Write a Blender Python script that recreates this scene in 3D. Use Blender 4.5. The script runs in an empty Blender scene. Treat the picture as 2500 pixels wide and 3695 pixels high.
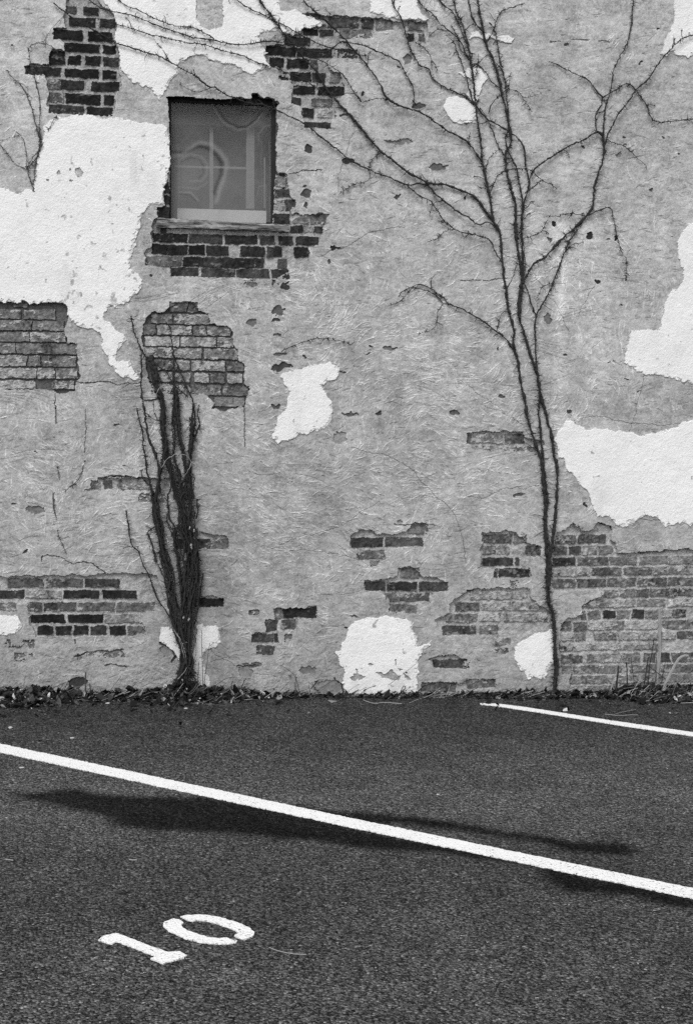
import bpy, bmesh, math, random
import numpy as np
from mathutils import Matrix, Vector
from mathutils.geometry import tessellate_polygon
random.seed(7)
RNG = np.random.default_rng(11)
C = bpy.context.scene.collection
sc = bpy.context.scene

# ------------------------------------------------------------------ camera
FPX, CX, CY = 5125.0, 1250.0, 1847.5          # focal length in photograph pixels (50 mm lens, 36 mm film)
yaw, pitch, roll = math.radians(9.0), math.atan(347.5 / 5125), 0.0078
CAM = np.array([-1.28, -8.1, 1.6])
F = np.array([math.sin(yaw) * math.cos(pitch), math.cos(yaw) * math.cos(pitch), -math.sin(pitch)])
R0 = np.array([math.cos(yaw), -math.sin(yaw), 0.0])
U0 = np.cross(R0, F)
R = R0 * math.cos(roll) + U0 * math.sin(roll)
U = U0 * math.cos(roll) - R0 * math.sin(roll)
cd = bpy.data.cameras.new('camera')
cam = bpy.data.objects.new('camera', cd); C.objects.link(cam)
cam.matrix_world = Matrix(((R[0], U[0], -F[0], CAM[0]), (R[1], U[1], -F[1], CAM[1]), (R[2], U[2], -F[2], CAM[2]), (0, 0, 0, 1)))
cd.sensor_fit = 'VERTICAL'; cd.sensor_height = 36; cd.sensor_width = 24; cd.lens = FPX / 3695 * 36
cd.clip_end = 2000; cd.clip_start = 0.05
sc.camera = cam

# ------------------------------------------------------------------ light: bright overcast
SUN_EL, SUN_AZ = math.radians(52), math.radians(-28)   # azimuth measured from straight behind the camera, to the left
w = bpy.data.worlds.new('World'); sc.world = w; w.use_nodes = True
nt = w.node_tree; nt.nodes.clear()
sky = nt.nodes.new('ShaderNodeTexSky'); sky.sky_type = 'NISHITA'; sky.sun_disc = False
sky.sun_elevation = SUN_EL; sky.sun_rotation = math.pi - SUN_AZ
bw = nt.nodes.new('ShaderNodeHueSaturation'); bw.inputs['Saturation'].default_value = 0.0   # the photograph is black and white
bg = nt.nodes.new('ShaderNodeBackground'); bg.inputs['Strength'].default_value = 0.11
out = nt.nodes.new('ShaderNodeOutputWorld')
nt.links.new(sky.outputs[0], bw.inputs['Color']); nt.links.new(bw.outputs[0], bg.inputs['Color']); nt.links.new(bg.outputs[0], out.inputs['Surface'])
ld = bpy.data.lights.new('sun', 'SUN'); ld.energy = 1.5; ld.angle = math.radians(26)
lo = bpy.data.objects.new('sun', ld); C.objects.link(lo)
sd = Vector((math.sin(SUN_AZ) * math.cos(SUN_EL), -math.cos(SUN_AZ) * math.cos(SUN_EL), math.sin(SUN_EL)))   # towards the sun
lo.rotation_euler = sd.to_track_quat('Z', 'Y').to_euler(); lo.location = (-3, -8, 9)
sc.view_settings.view_transform = 'Standard'; sc.view_settings.look = 'None'
sc.view_settings.exposure = 0.55; sc.view_settings.gamma = 1
sc.render.engine = 'CYCLES'
sc.cycles.use_denoising = False
sc.cycles.max_bounces = 6; sc.cycles.diffuse_bounces = 3; sc.cycles.transparent_max_bounces = 8

# ------------------------------------------------------------------ geometry of the view: photo pixel <-> wall, ground
def ray(u, v):
    u = np.asarray(u, float); v = np.asarray(v, float)
    d = F + np.multiply.outer((u - CX) / FPX, R) - np.multiply.outer((v - CY) / FPX, U)
    return d
def on_wall(u, v, y=0.0):
    d = ray(u, v); t = (y - CAM[1]) / d[..., 1]
    return CAM + d * t[..., None] if d.ndim > 1 else CAM + d * t
def project(X, Y, Z):
    p = np.stack([X - CAM[0], Y - CAM[1], Z - CAM[2]], -1)
    z = p @ F
    return CX + FPX * (p @ R) / z, CY - FPX * (p @ U) / z
_a, _b = on_wall(0, 2511), on_wall(2500, 2507)
GB = (_b[2] - _a[2]) / (_b[0] - _a[0]); GA = _a[2] - GB * _a[0]     # the lot falls gently along the wall
def gz(x): return GA + GB * np.asarray(x)
def on_ground(u, v, lift=0.0):
    d = ray(u, v)
    t = (GA + lift + GB * CAM[0] - CAM[2]) / (d[..., 2] - GB * d[..., 0])
    return CAM + d * t[..., None] if d.ndim > 1 else CAM + d * t

S8 = 850 / 1572
REG = dict(A=(0, 0, S8), B=(800, 0, S8), C=(1650, 0, S8), D=(0, 800, S8), E=(800, 800, S8), F=(1650, 800, S8),
           G=(0, 1650, S8), H=(800, 1650, S8), I=(1650, 1650, S8), W=(540, 320, 700 / 1572), V=(430, 1100, 400 / 1328),
           L=(430, 1800, 400 / 1223), N=(300, 3240, 700 / 1572), S=(2100, 2150, 400 / 1572), P=(0, 2500, 1250 / 1572), Q=(1250, 2500, 1250 / 1572))
def T(*parts):
    """trace: T('A', [x,y,x,y...], 'B', [...]) -> array of photograph pixels"""
    o = []
    for i in range(0, len(parts), 2):
        ox, oy, s = REG[parts[i]]; a = np.array(parts[i + 1], float).reshape(-1, 2)
        o.append(a * s + (ox, oy))
    return np.concatenate(o)

# ------------------------------------------------------------------ noise
def _h(ix, iy, seed):
    n = (ix.astype(np.int64) * 374761393 + iy.astype(np.int64) * 668265263 + seed * 1442695041) & 0xFFFFFFFF
    n = ((n ^ (n >> 13)) * 1274126177) & 0xFFFFFFFF
    n = n ^ (n >> 16)
    return (n & 0xFFFFFF).astype(np.float32) / np.float32(0xFFFFFF)
def vn(x, y, s, seed):
    x = x / s + seed * 17.31; y = y / s - seed * 9.77
    ix = np.floor(x); iy = np.floor(y); fx = (x - ix).astype(np.float32); fy = (y - iy).astype(np.float32)
    fx = fx * fx * (3 - 2 * fx); fy = fy * fy * (3 - 2 * fy)
    ix = ix.astype(np.int64); iy = iy.astype(np.int64)
    a = _h(ix, iy, seed); b = _h(ix + 1, iy, seed); c = _h(ix, iy + 1, seed); d = _h(ix + 1, iy + 1, seed)
    return ((a + (b - a) * fx) * (1 - fy) + (c + (d - c) * fx) * fy) * 2 - 1
def fbm(x, y, s, o, seed, g=0.5):
    r = 0; a = 1.0; t = 0
    for k in range(o):
        r = r + a * vn(x, y, s / 2 ** k, seed + k * 5); t += a; a *= g
    return r / t * 1.4
def lin(v):
    v = np.asarray(v, float) / 255
    return np.where(v <= .04045, v / 12.92, ((v + .055) / 1.055) ** 2.4)

# ------------------------------------------------------------------ materials
def mat(name):
    m = bpy.data.materials.new(name); m.use_nodes = True
    n = m.node_tree; b = n.nodes['Principled BSDF']
    b.inputs['Specular IOR Level'].default_value = 0.15
    return m, n, b
def nd(n, t, **kw):
    x = n.nodes.new(t)
    for k, v in kw.items():
        if k.startswith('i_'): x.inputs[int(k[2:])].default_value = v
        else: setattr(x, k, v)
    return x
def mathn(n, op, a, b=None, c=None):
    x = n.nodes.new('ShaderNodeMath'); x.operation = op
    for i, q in enumerate((a, b, c)):
        if q is None: continue
        if isinstance(q, (int, float)): x.inputs[i].default_value = q
        else: n.links.new(q, x.inputs[i])
    return x.outputs[0]
def noise(n, scale, detail=4, rough=.6, vec=None):
    x = n.nodes.new('ShaderNodeTexNoise'); x.inputs['Scale'].default_value = scale
    x.inputs['Detail'].default_value = detail; x.inputs['Roughness'].default_value = rough
    if vec is not None: n.links.new(vec, x.inputs['Vector'])
    return x.outputs[0]
def objco(n):
    return n.nodes.new('ShaderNodeTexCoord').outputs['Object']
def bump(n, b, h, strength, dist):
    x = n.nodes.new('ShaderNodeBump'); x.inputs['Strength'].default_value = strength; x.inputs['Distance'].default_value = dist
    n.links.new(h, x.inputs['Height']); n.links.new(x.outputs[0], b.inputs['Normal'])
def tone_mat(name, rough, fine, fscale, bscale, bdist, spec=.12):
    """albedo from the mesh's 'tone' attribute, broken up by fine grain"""
    m, n, b = mat(name)
    at = nd(n, 'ShaderNodeAttribute', attribute_name='tone')
    co = objco(n)
    g = noise(n, fscale, 3, .65, co)
    g2 = noise(n, fscale * 3.1, 2, .6, co)
    k = mathn(n, 'MULTIPLY_ADD', mathn(n, 'SUBTRACT', g, .5), fine, 1.0)
    k2 = mathn(n, 'MULTIPLY_ADD', mathn(n, 'SUBTRACT', g2, .5), fine * .9, k)
    t = mathn(n, 'MULTIPLY', at.outputs['Fac'], k2)
    t = mathn(n, 'MINIMUM', mathn(n, 'MAXIMUM', t, .012), .88)
    cc = n.nodes.new('ShaderNodeCombineColor')
    for i in range(3): n.links.new(t, cc.inputs[i])
    n.links.new(cc.outputs[0], b.inputs['Base Color'])
    b.inputs['Roughness'].default_value = rough; b.inputs['Specular IOR Level'].default_value = spec
    bump(n, b, noise(n, bscale, 5, .7, co), 1.0, bdist)
    return m
M_PLASTER = tone_mat('grey_plaster', .95, 1.35, 210, 210, .0018)
M_WHITE = tone_mat('white_plaster', .9, .22, 220, 110, .003)
M_BRICK = tone_mat('brick', .92, 1.25, 190, 150, .004)
M_LITTER = tone_mat('leaf_litter', .9, .8, 120, 90, .003)
def flat_mat(name, v, rough=.9, var=.6, scale=60, stretch=None, bd=.003, spec=.12):
    m, n, b = mat(name); co = objco(n)
    if stretch:
        mp = nd(n, 'ShaderNodeMapping'); mp.inputs['Scale'].default_value = stretch
        n.links.new(co, mp.inputs[0]); co = mp.outputs[0]
    g = noise(n, scale, 5, .65, co)
    t = mathn(n, 'MULTIPLY', mathn(n, 'MULTIPLY_ADD', mathn(n, 'SUBTRACT', g, .5), var * 2, 1.0), v)
    t = mathn(n, 'MAXIMUM', t, .008)
    cc = n.nodes.new('ShaderNodeCombineColor')
    for i in range(3): n.links.new(t, cc.inputs[i])
    n.links.new(cc.outputs[0], b.inputs['Base Color']); b.inputs['Roughness'].default_value = rough
    b.inputs['Specular IOR Level'].default_value = spec
    if bd: bump(n, b, g, 1.0, bd)
    return m
M_VINE = flat_mat('vine_bark', .034, .95, .7, 140, bd=.004)
M_TWIG = flat_mat('dead_twig', .075, .9, .6, 120, bd=.002)
M_STRAW = flat_mat('pale_straw', .30, .8, .35, 90, bd=.001)
M_STALK = flat_mat('dry_stalk', .30, .85, .35, 60, (3, 3, .3), .002)
M_LEAF = flat_mat('dry_leaf', .36, .85, .4, 70, bd=.002)
M_PEBBLE = flat_mat('pale_pebble', .45, .8, .2, 80, bd=.001)
M_FRAME = flat_mat('old_dark_wood', .035, .85, .7, 50, (2, 2, .25), .003)
M_SILL = flat_mat('weathered_sill_wood', .21, .9, 3.4, 12, (.5, 3, 5), .012)
M_SASH = flat_mat('white_sash_paint', .86, .6, .12, 30, bd=.001)
M_MUNTIN = flat_mat('dimmed_bar_paint', .27, .7, .25, 30, bd=.001)  # sash white darkened in the colour, so the bars look faint behind the sheet
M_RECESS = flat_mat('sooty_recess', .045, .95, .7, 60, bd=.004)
M_ROOM = flat_mat('dark_room', .05, .95, .3, 6, bd=0)

# ------------------------------------------------------------------ object helpers
def link(name, me, m, parent=None):
    o = bpy.data.objects.new(name, me); C.objects.link(o)
    if m is not None: me.materials.append(m)
    if parent is not None: o.parent = parent
    return o
def tag(o, label=None, cat=None, group=None, kind=None):
    for k, v in (('label', label), ('category', cat), ('group', group), ('kind', kind)):
        if v: o[k] = v
    return o
def empty(name, loc):
    o = bpy.data.objects.new(name, None); C.objects.link(o); o.location = loc; o.empty_display_size = .1
    return o
def np_mesh(name, V, Q, tone=None, extra=None, smooth=False):
    me = bpy.data.meshes.new(name)
    k = Q.shape[1]
    me.vertices.add(len(V)); me.vertices.foreach_set('co', np.ascontiguousarray(V, np.float32).ravel())
    me.loops.add(Q.size); me.loops.foreach_set('vertex_index', np.ascontiguousarray(Q, np.int32).ravel())
    me.polygons.add(len(Q)); me.polygons.foreach_set('loop_start', np.arange(0, Q.size, k, dtype=np.int32))
    me.polygons.foreach_set('loop_total', np.full(len(Q), k, np.int32))
    if tone is not None:
        a = me.attributes.new('tone', 'FLOAT', 'POINT'); a.data.foreach_set('value', np.ascontiguousarray(tone, np.float32))
    if extra is not None:
        for nme, arr in extra.items():
            a = me.attributes.new(nme, 'FLOAT', 'POINT'); a.data.foreach_set('value', np.ascontiguousarray(arr, np.float32))
    me.update(calc_edges=True)
    me.shade_smooth() if smooth else me.shade_flat()
    return me
class MB:
    def __init__(s): s.v = []; s.f = []; s.t = []
    def add(s, vs, fs, tone=.3):
        b = len(s.v); s.v += [tuple(map(float, p)) for p in vs]; s.f += [tuple(b + i for i in q) for q in fs]; s.t += [tone] * len(vs)
    def box(s, x0, x1, y0, y1, z0, z1, tone=.3):
        s.add([(x0, y0, z0), (x1, y0, z0), (x1, y1, z0), (x0, y1, z0), (x0, y0, z1), (x1, y0, z1), (x1, y1, z1), (x0, y1, z1)],
              [(0, 3, 2, 1), (4, 5, 6, 7), (0, 1, 5, 4), (1, 2, 6, 5), (2, 3, 7, 6), (3, 0, 4, 7)], tone)
    def tube(s, P, rad, n=6, tone=.3, flat=1.0):
        P = np.asarray(P, float); rad = np.broadcast_to(rad, len(P))
        rings = []
        for i in range(len(P)):
            t = P[min(i + 1, len(P) - 1)] - P[max(i - 1, 0)]
            t = t / (np.linalg.norm(t) + 1e-9)
            a = np.cross(t, (0.02, 1.0, 0.03)); a /= np.linalg.norm(a) + 1e-9; b = np.cross(t, a)
            ang = np.arange(n) * 2 * math.pi / n
            rings.append(P[i] + rad[i] * (np.outer(np.cos(ang), a) + flat * np.outer(np.sin(ang), b)))
        vs = np.concatenate(rings + [P[:1], P[-1:]]); fs = []
        for i in range(len(P) - 1):
            for k in range(n):
                fs.append((i * n + k, i * n + (k + 1) % n, (i + 1) * n + (k + 1) % n, (i + 1) * n + k))
        e0 = len(P) * n
        for k in range(n):
            fs.append((e0, (k + 1) % n, k)); fs.append((e0 + 1, (len(P) - 1) * n + k, (len(P) - 1) * n + (k + 1) % n))
        s.add(vs, fs, tone)
    def build(s, name, m, parent=None, smooth=False):
        me = bpy.data.meshes.new(name); me.from_pydata(s.v, [], s.f); me.update()
        a = me.attributes.new('tone', 'FLOAT', 'POINT'); a.data.foreach_set('value', np.array(s.t, np.float32))
        if smooth: me.shade_smooth()
        return link(name, me, m, parent)
def local(o):
    """keep world placement of a mesh built in world coordinates under its thing's Empty"""
    if o.parent is not None:
        p = o.parent; off = Vector((0, 0, 0))
        while p is not None: off += p.location; p = p.parent
        o.data.transform(Matrix.Translation(-off)) if False else None
        o.matrix_parent_inverse = Matrix.Translation(-off)
    return o

def inside(poly, x, y):
    r = np.zeros(x.shape, bool); n = len(poly)
    for i in range(n):
        x0, y0 = poly[i]; x1, y1 = poly[(i + 1) % n]
        if y0 == y1: continue
        c = (y0 > y) != (y1 > y)
        r ^= c & (x < (x1 - x0) * (y - y0) / (y1 - y0) + x0)
    return r
def fill(mask_fn, poly, u, v, pad=3):
    """apply mask_fn(index_slices, boolmask) on the grid rows/cols in the polygon's bounding box"""
    x0, y0 = poly.min(0) - pad; x1, y1 = poly.max(0) + pad
    cols = np.where((u.min(0) <= x1) & (u.max(0) >= x0))[0]; rows = np.where((v.min(1) <= y1) & (v.max(1) >= y0))[0]
    if not len(cols) or not len(rows): return
    sl = (slice(rows[0], rows[-1] + 1), slice(cols[0], cols[-1] + 1))
    mask_fn(sl, inside(poly, u[sl], v[sl]))

# ------------------------------------------------------------------ ground
ga, gb = on_ground(-150, 3900), on_ground(2650, 3900)
gx = np.concatenate([[-120, -60, -30, -15, -8, -5, -3.5], np.arange(-2.9, 3.0, .012), [3.5, 5, 8, 15, 30, 60, 120]])
gy = np.concatenate([[-200, -90, -40, -20, -12, -8, -6], np.arange(-5.0, .06, .012), [.4, 1.5, 4, 40]])
GX, GY = np.meshgrid(gx, gy)
GZ = gz(np.clip(GX, -8, 8)) + 0.0 * GY
gu, gv = project(GX, GY, GZ)
stain_tone = np.zeros(GX.shape, np.float32)
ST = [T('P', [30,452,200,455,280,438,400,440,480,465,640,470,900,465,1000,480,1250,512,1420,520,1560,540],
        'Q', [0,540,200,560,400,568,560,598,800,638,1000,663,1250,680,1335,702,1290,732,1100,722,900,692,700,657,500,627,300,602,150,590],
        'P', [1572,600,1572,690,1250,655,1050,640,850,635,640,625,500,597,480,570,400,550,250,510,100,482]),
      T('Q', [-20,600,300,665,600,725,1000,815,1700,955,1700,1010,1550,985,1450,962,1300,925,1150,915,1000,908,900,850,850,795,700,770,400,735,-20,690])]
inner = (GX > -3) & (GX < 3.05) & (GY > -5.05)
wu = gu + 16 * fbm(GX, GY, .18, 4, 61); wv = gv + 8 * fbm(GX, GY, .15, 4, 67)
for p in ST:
    m = inside(p, wu, wv) & inner; stain_tone[m] = 1
for _ in range(2):                                                   # soft edge of the old sealer
    for ax in (0, 1):
        k = 2; acc = np.zeros_like(stain_tone)
        for d in range(-k, k + 1): acc += np.roll(stain_tone, d, ax)
        stain_tone = acc / (2 * k + 1)
def grid_quads(nr, nc):
    i = np.arange(nr * nc).reshape(nr, nc)
    return np.stack([i[:-1, :-1], i[:-1, 1:], i[1:, 1:], i[1:, :-1]], -1).reshape(-1, 4)
grV = np.stack([GX, GY, GZ], -1).reshape(-1, 3)
zone_tone = .34 * np.clip((GY + 1.75) / 1.3, 0, 1) * (1 + .4 * fbm(GX, GY, .6, 3, 63)) + .16 * np.exp(-((GY + 3.35) / .45) ** 2)   # darker strip towards the wall, darker resealed band
zone_tone -= .20 * np.exp(-((GY + 2.15) / .45) ** 2) * (1 + fbm(GX * .4, GY, .5, 3, 65))
stain_tone = np.clip(1 - (1 - .83 * stain_tone) * (1 - zone_tone), -.4, .95)
me = np_mesh('asphalt', grV, grid_quads(*GX.shape), extra={'stain_tone': stain_tone.ravel()})
def asphalt_nodes(n, paint=None):
    co = objco(n)
    vo = nd(n, 'ShaderNodeTexVoronoi'); vo.inputs['Scale'].default_value = 130; n.links.new(co, vo.inputs['Vector'])
    sp = nd(n, 'ShaderNodeSeparateColor'); n.links.new(vo.outputs['Color'], sp.inputs[0])
    v2 = nd(n, 'ShaderNodeTexVoronoi'); v2.inputs['Scale'].default_value = 270; n.links.new(co, v2.inputs['Vector'])
    sp2 = nd(n, 'ShaderNodeSeparateColor'); n.links.new(v2.outputs['Color'], sp2.inputs[0])
    big = noise(n, 1.6, 4, .6, co)
    a = mathn(n, 'POWER', sp.outputs[0], 2.2); a2 = mathn(n, 'POWER', sp2.outputs[1], 2.5)
    t = mathn(n, 'MULTIPLY_ADD', a, .13, .008)
    t = mathn(n, 'MULTIPLY_ADD', a2, .10, t)
    cl = mathn(n, 'MAXIMUM', mathn(n, 'MULTIPLY_ADD', noise(n, 95, 4, .75, co), 3.4, -.80), .22)   # aggregate bunches
    t = mathn(n, 'MULTIPLY', mathn(n, 'MULTIPLY', t, cl), 1.25)
    wear = noise(n, 5.5, 5, .65, co)
    t = mathn(n, 'MULTIPLY', t, mathn(n, 'MULTIPLY_ADD', mathn(n, 'SUBTRACT', wear, .5), .9, 1.0))
    rare = mathn(n, 'GREATER_THAN', sp.outputs[1], .982)
    t = mathn(n, 'MULTIPLY_ADD', rare, .2, t)
    t = mathn(n, 'MULTIPLY', t, mathn(n, 'MULTIPLY_ADD', mathn(n, 'SUBTRACT', big, .5), .9, 1.0))
    h = mathn(n, 'MULTIPLY_ADD', vo.outputs['Distance'], -60.0, noise(n, 160, 3, .6, co))
    return co, t, vo.outputs['Distance'], noise(n, 140, 4, .7, co)
m, n, b = mat('asphalt')
co, t, dist, nz = asphalt_nodes(n)
at = nd(n, 'ShaderNodeAttribute', attribute_name='stain_tone')
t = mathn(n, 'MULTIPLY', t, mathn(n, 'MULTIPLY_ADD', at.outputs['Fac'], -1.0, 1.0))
cc = nd(n, 'ShaderNodeCombineColor')
for i in range(3): n.links.new(t, cc.inputs[i])
n.links.new(cc.outputs[0], b.inputs['Base Color']); b.inputs['Roughness'].default_value = .95; b.inputs['Specular IOR Level'].default_value = .03
bump(n, b, mathn(n, 'MULTIPLY_ADD', dist, -1.0, mathn(n, 'MULTIPLY', nz, .6)), 1.0, .010)
ground = tag(link('asphalt_ground', me, m), kind='structure')

# painted lines and number: thin worn paint films 4 mm above the asphalt
m, n, b = mat('white_road_paint')
co, t, dist, nz = asphalt_nodes(n)
pit = mathn(n, 'GREATER_THAN', mathn(n, 'ADD', noise(n, 100, 4, .75, co), mathn(n, 'MULTIPLY', noise(n, 7, 2, .5, co), .14)), .685)
pt = mathn(n, 'MULTIPLY_ADD', mathn(n, 'SUBTRACT', nz, .5), .30, .83)
mx = nd(n, 'ShaderNodeMix'); n.links.new(pit, mx.inputs['Factor']); n.links.new(pt, mx.inputs['A']); mx.inputs['B'].default_value = .05
cc = nd(n, 'ShaderNodeCombineColor')
for i in range(3): n.links.new(mx.outputs['Result'], cc.inputs[i])
n.links.new(cc.outputs[0], b.inputs['Base Color']); b.inputs['Roughness'].default_value = .8
bump(n, b, mathn(n, 'MULTIPLY_ADD', dist, -1.0, mathn(n, 'MULTIPLY', nz, .5)), 1.0, .003)
M_PAINT = m
def paint(name, polys, parent=None, jit=.0028):
    vs, fs = [], []
    for p in polys:
        g = on_ground(p[:, 0], p[:, 1], .004)
        q = []
        for i in range(len(g)):
            a, c = g[i], g[(i + 1) % len(g)]; k = max(1, int(np.linalg.norm(c - a) / .009))
            for j in range(k):
                z = a + (c - a) * j / k; q.append((z[0] + random.gauss(0, jit), z[1] + random.gauss(0, jit)))
        pts = [Vector((x, y, 0)) for x, y in q]
        b0 = len(vs); k = len(q)
        vs += [(x, y, float(gz(x)) + .004) for x, y in q] + [(x, y, float(gz(x)) - .002) for x, y in q]
        for tri in tessellate_polygon([pts]):
            a, b_, c = tri
            nrm = (pts[b_] - pts[a]).cross(pts[c] - pts[a]).z
            fs.append(tuple(b0 + i for i in (tri if nrm > 0 else tri[::-1])))
        for i in range(k): fs.append((b0 + i, b0 + (i + 1) % k, b0 + k + (i + 1) % k, b0 + k + i))
    me = bpy.data.meshes.new(name); me.from_pydata(vs, [], fs); me.update()
    return link(name, me, M_PAINT, parent)
def extrap(p, q, x): return (x, p[1] + (q[1] - p[1]) * (x - p[0]) / (q[0] - p[0]))
t0, t1, b0, b1 = (21, 2687), (1250, 2948), (21, 2717), (1250, 2980)
t2, b2 = (2483, 3201), (2483, 3237)
ln = np.array([extrap(t0, t1, -500), t0, t1, t2, extrap(t1, t2, 3100), extrap(b1, b2, 3100), b2, b1, b0, extrap(b0, b1, -500)])
tag(paint('parking_line', [ln]), 'long white parking line crossing the whole asphalt in front of the number 10', 'painted line', 'white parking lines')
ln = T('Q', [605,47,640,46,700,50,800,63,900,78,1200,125,1550,175,1950,232,1950,252,1550,192,1200,140,900,92,800,77,720,64,660,56,610,52])
tag(paint('parking_line', [ln]), 'short white parking line that starts beside the wall near the tall vine', 'painted line', 'white parking lines')
D1 = T('N', [127,338,170,305,265,283,330,302,400,332,480,360,560,392,640,420,690,437,740,430,785,433,845,462,815,483,760,497,700,512,650,528,610,515,545,488,600,475,575,460,480,428,400,395,330,370,275,352,235,368,190,362])
D0a = T('N', [650,215,665,190,730,163,780,175,825,200,795,215,810,240,850,262,900,280,960,300,1030,320,1100,325,1160,318,1190,330,1255,345,1240,360,1160,367,1080,368,1000,362,920,350,850,330,770,300,700,265,655,235])
D0b = T('N', [790,148,850,138,940,132,1040,142,1130,160,1210,185,1290,210,1350,240,1388,275,1375,310,1310,335,1260,320,1225,302,1250,285,1240,265,1190,240,1110,212,1020,188,940,178,890,182,850,180])
pn = empty('painted_number', on_ground(650, 3400)); tag(pn, 'white stencilled number 10 painted on the asphalt', 'painted number')
local(paint('digit_one', [D1], pn, .0016)); local(paint('digit_zero', [D0a, D0b], pn, .0016))

# ------------------------------------------------------------------ the wall: traced coats of plaster over brick
WHITE = [
 T('A', [370,775,440,785,500,770,560,765,620,770,690,795,780,790,880,800,930,825,1000,825,1090,835,1120,870,1125,930,1130,1000,1135,1080,1125,1150,1110,1220,1100,1290,1095,1350,1050,1370,990,1380,960,1420,935,1470,930,1520,905,1570],
   'D', [900,110,900,180,880,240,855,290,880,330,920,350,945,385,955,430,900,490,830,550,770,570,710,600,690,640,700,660,750,680,780,730,820,755,850,780,800,850,780,890,775,935,820,935,870,930,880,980,925,1020,930,1055,870,1040,820,1045,780,1010,745,960,720,900,695,860,690,800,660,750,640,735,570,715,520,690,470,670,455,630,465,590,440,550,400,540,330,545,240,545,160,530,80,540,-200,540],
   'A', [-200,1250,40,1255,75,1265,90,1285,130,1300,155,1290,175,1270,215,1270,235,1290,240,1180,255,1100,270,1000,290,920,300,850,340,800]),
 T('A', [700,-60,700,30,740,70,770,110,780,150,785,190,770,230,765,270,785,310,800,370,805,400,800,450,830,490,860,530,900,560,960,580,1020,600,1035,640,1070,670,1090,640,1105,600,1130,560,1165,520,1205,505,1195,460,1200,415,1250,395,1290,380,1345,370,1390,395,1450,415,1520,440,1560,448],
   'B', [50,425,110,455,160,480,205,505,240,480,270,465,310,465,325,450,310,440,295,410,285,375,300,365,285,340,265,310,270,280,240,265,235,245,275,220,330,215,380,210,430,240,470,240,510,225,540,190,600,190,660,180,670,160,620,130,570,115,530,95,510,75,480,65,430,80,390,70,385,40,385,-60]),
 T('B', [990,-60,995,50,1000,95,1060,105,1090,120,1160,125,1240,135,1310,130,1370,140,1385,125,1330,100,1320,70,1310,40,1320,-60]),
 T('C', [1440,-60,1435,70,1445,95,1425,140,1420,190,1390,260,1360,310,1350,370,1390,375,1430,360,1470,385,1490,370,1520,390,1572,370,1750,380,1750,-60]),
 T('C', [70,260,95,225,90,210,130,205,165,235,230,235,290,245,330,255,370,265,355,295,300,290,270,285,220,260,170,265,110,250]),
 T('C', [0,490,60,465,100,450,150,470,180,505,195,530,160,580,145,610,130,650,150,665,130,690,100,680,60,640,60,600,90,600,100,560,70,530,30,510]),
 T('B', [1468,710,1495,650,1535,648], 'C', [0,645,50,665,100,700,125,750,130,800,70,820,0,825], 'B', [1530,800,1490,765]),
 T('F', [1750,-40,1535,15,1490,60,1475,100,1455,150,1470,220,1480,280,1500,330,1485,400,1460,450,1420,460,1385,530,1365,590,1355,650,1340,705,1290,720,1200,720,1150,745,1125,820,1110,880,1108,940,1150,975,1200,1005,1260,1018,1330,1025,1390,1045,1450,1060,1520,1078,1750,1110]),
 T('F', [725,1318,690,1370,650,1410,640,1450,650,1500,660,1572], 'I', [680,0,705,10,710,60,720,85,750,110,790,160,830,190,870,230,880,280,895,330,915,350,935,390,990,400,1030,430,1060,460,1100,465,1160,445,1210,410,1260,380,1300,395,1340,410,1355,450,1390,462,1440,440,1490,430,1540,445,1750,470],
   'F', [1750,1280,1530,1320,1460,1360,1380,1390,1290,1420,1220,1428,1150,1405,1050,1395,950,1390,850,1385,790,1360]),
 T('E', [720,925,740,960,785,975,785,1020,770,1045,720,1060,665,1085,680,1120,700,1165,725,1185,735,1230,745,1270,740,1320,700,1365,660,1390,640,1405,620,1385,580,1405,510,1425,470,1440,430,1460,370,1472,345,1450,340,1410,375,1375,375,1310,390,1290,430,1240,430,1190,445,1150,445,1110,420,1090,400,1040,385,1030,430,1015,500,985,560,970,640,950,690,945]),
 T('H', [870,1095,920,1085,970,1070,1000,1075,1050,1060,1100,1058,1160,1080,1230,1085,1290,1100,1275,1150,1295,1180,1300,1230,1310,1260,1350,1245,1400,1225,1345,1280,1325,1310,1310,1360,1305,1420,1295,1480,1305,1540,1295,1640,870,1640,825,1560,800,1500,815,1430,790,1380,770,1330,755,1305,790,1285,805,1240,825,1190,840,1140]),
 T('I', [620,1150,560,1160,510,1180,470,1210,430,1225,385,1245,370,1280,355,1320,390,1370,390,1400,440,1430,465,1470,500,1470,545,1478,570,1465,590,1420,620,1380,640,1370,640,1200]),
 T('G', [1305,1115,1345,1105,1375,1120,1420,1110,1460,1130,1472,1180,1470,1240,1430,1265,1380,1280,1360,1340,1365,1430,1400,1480,1420,1540,1350,1560,1270,1500,1270,1350,1300,1250,1310,1180]),
 T('G', [1075,1140,1130,1130,1160,1170,1190,1200,1220,1250,1215,1380,1170,1300,1110,1250,1070,1220]),
 T('G', [-250,1040,60,1050,115,1060,135,1100,150,1130,110,1160,70,1185,-250,1190]),
]
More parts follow.
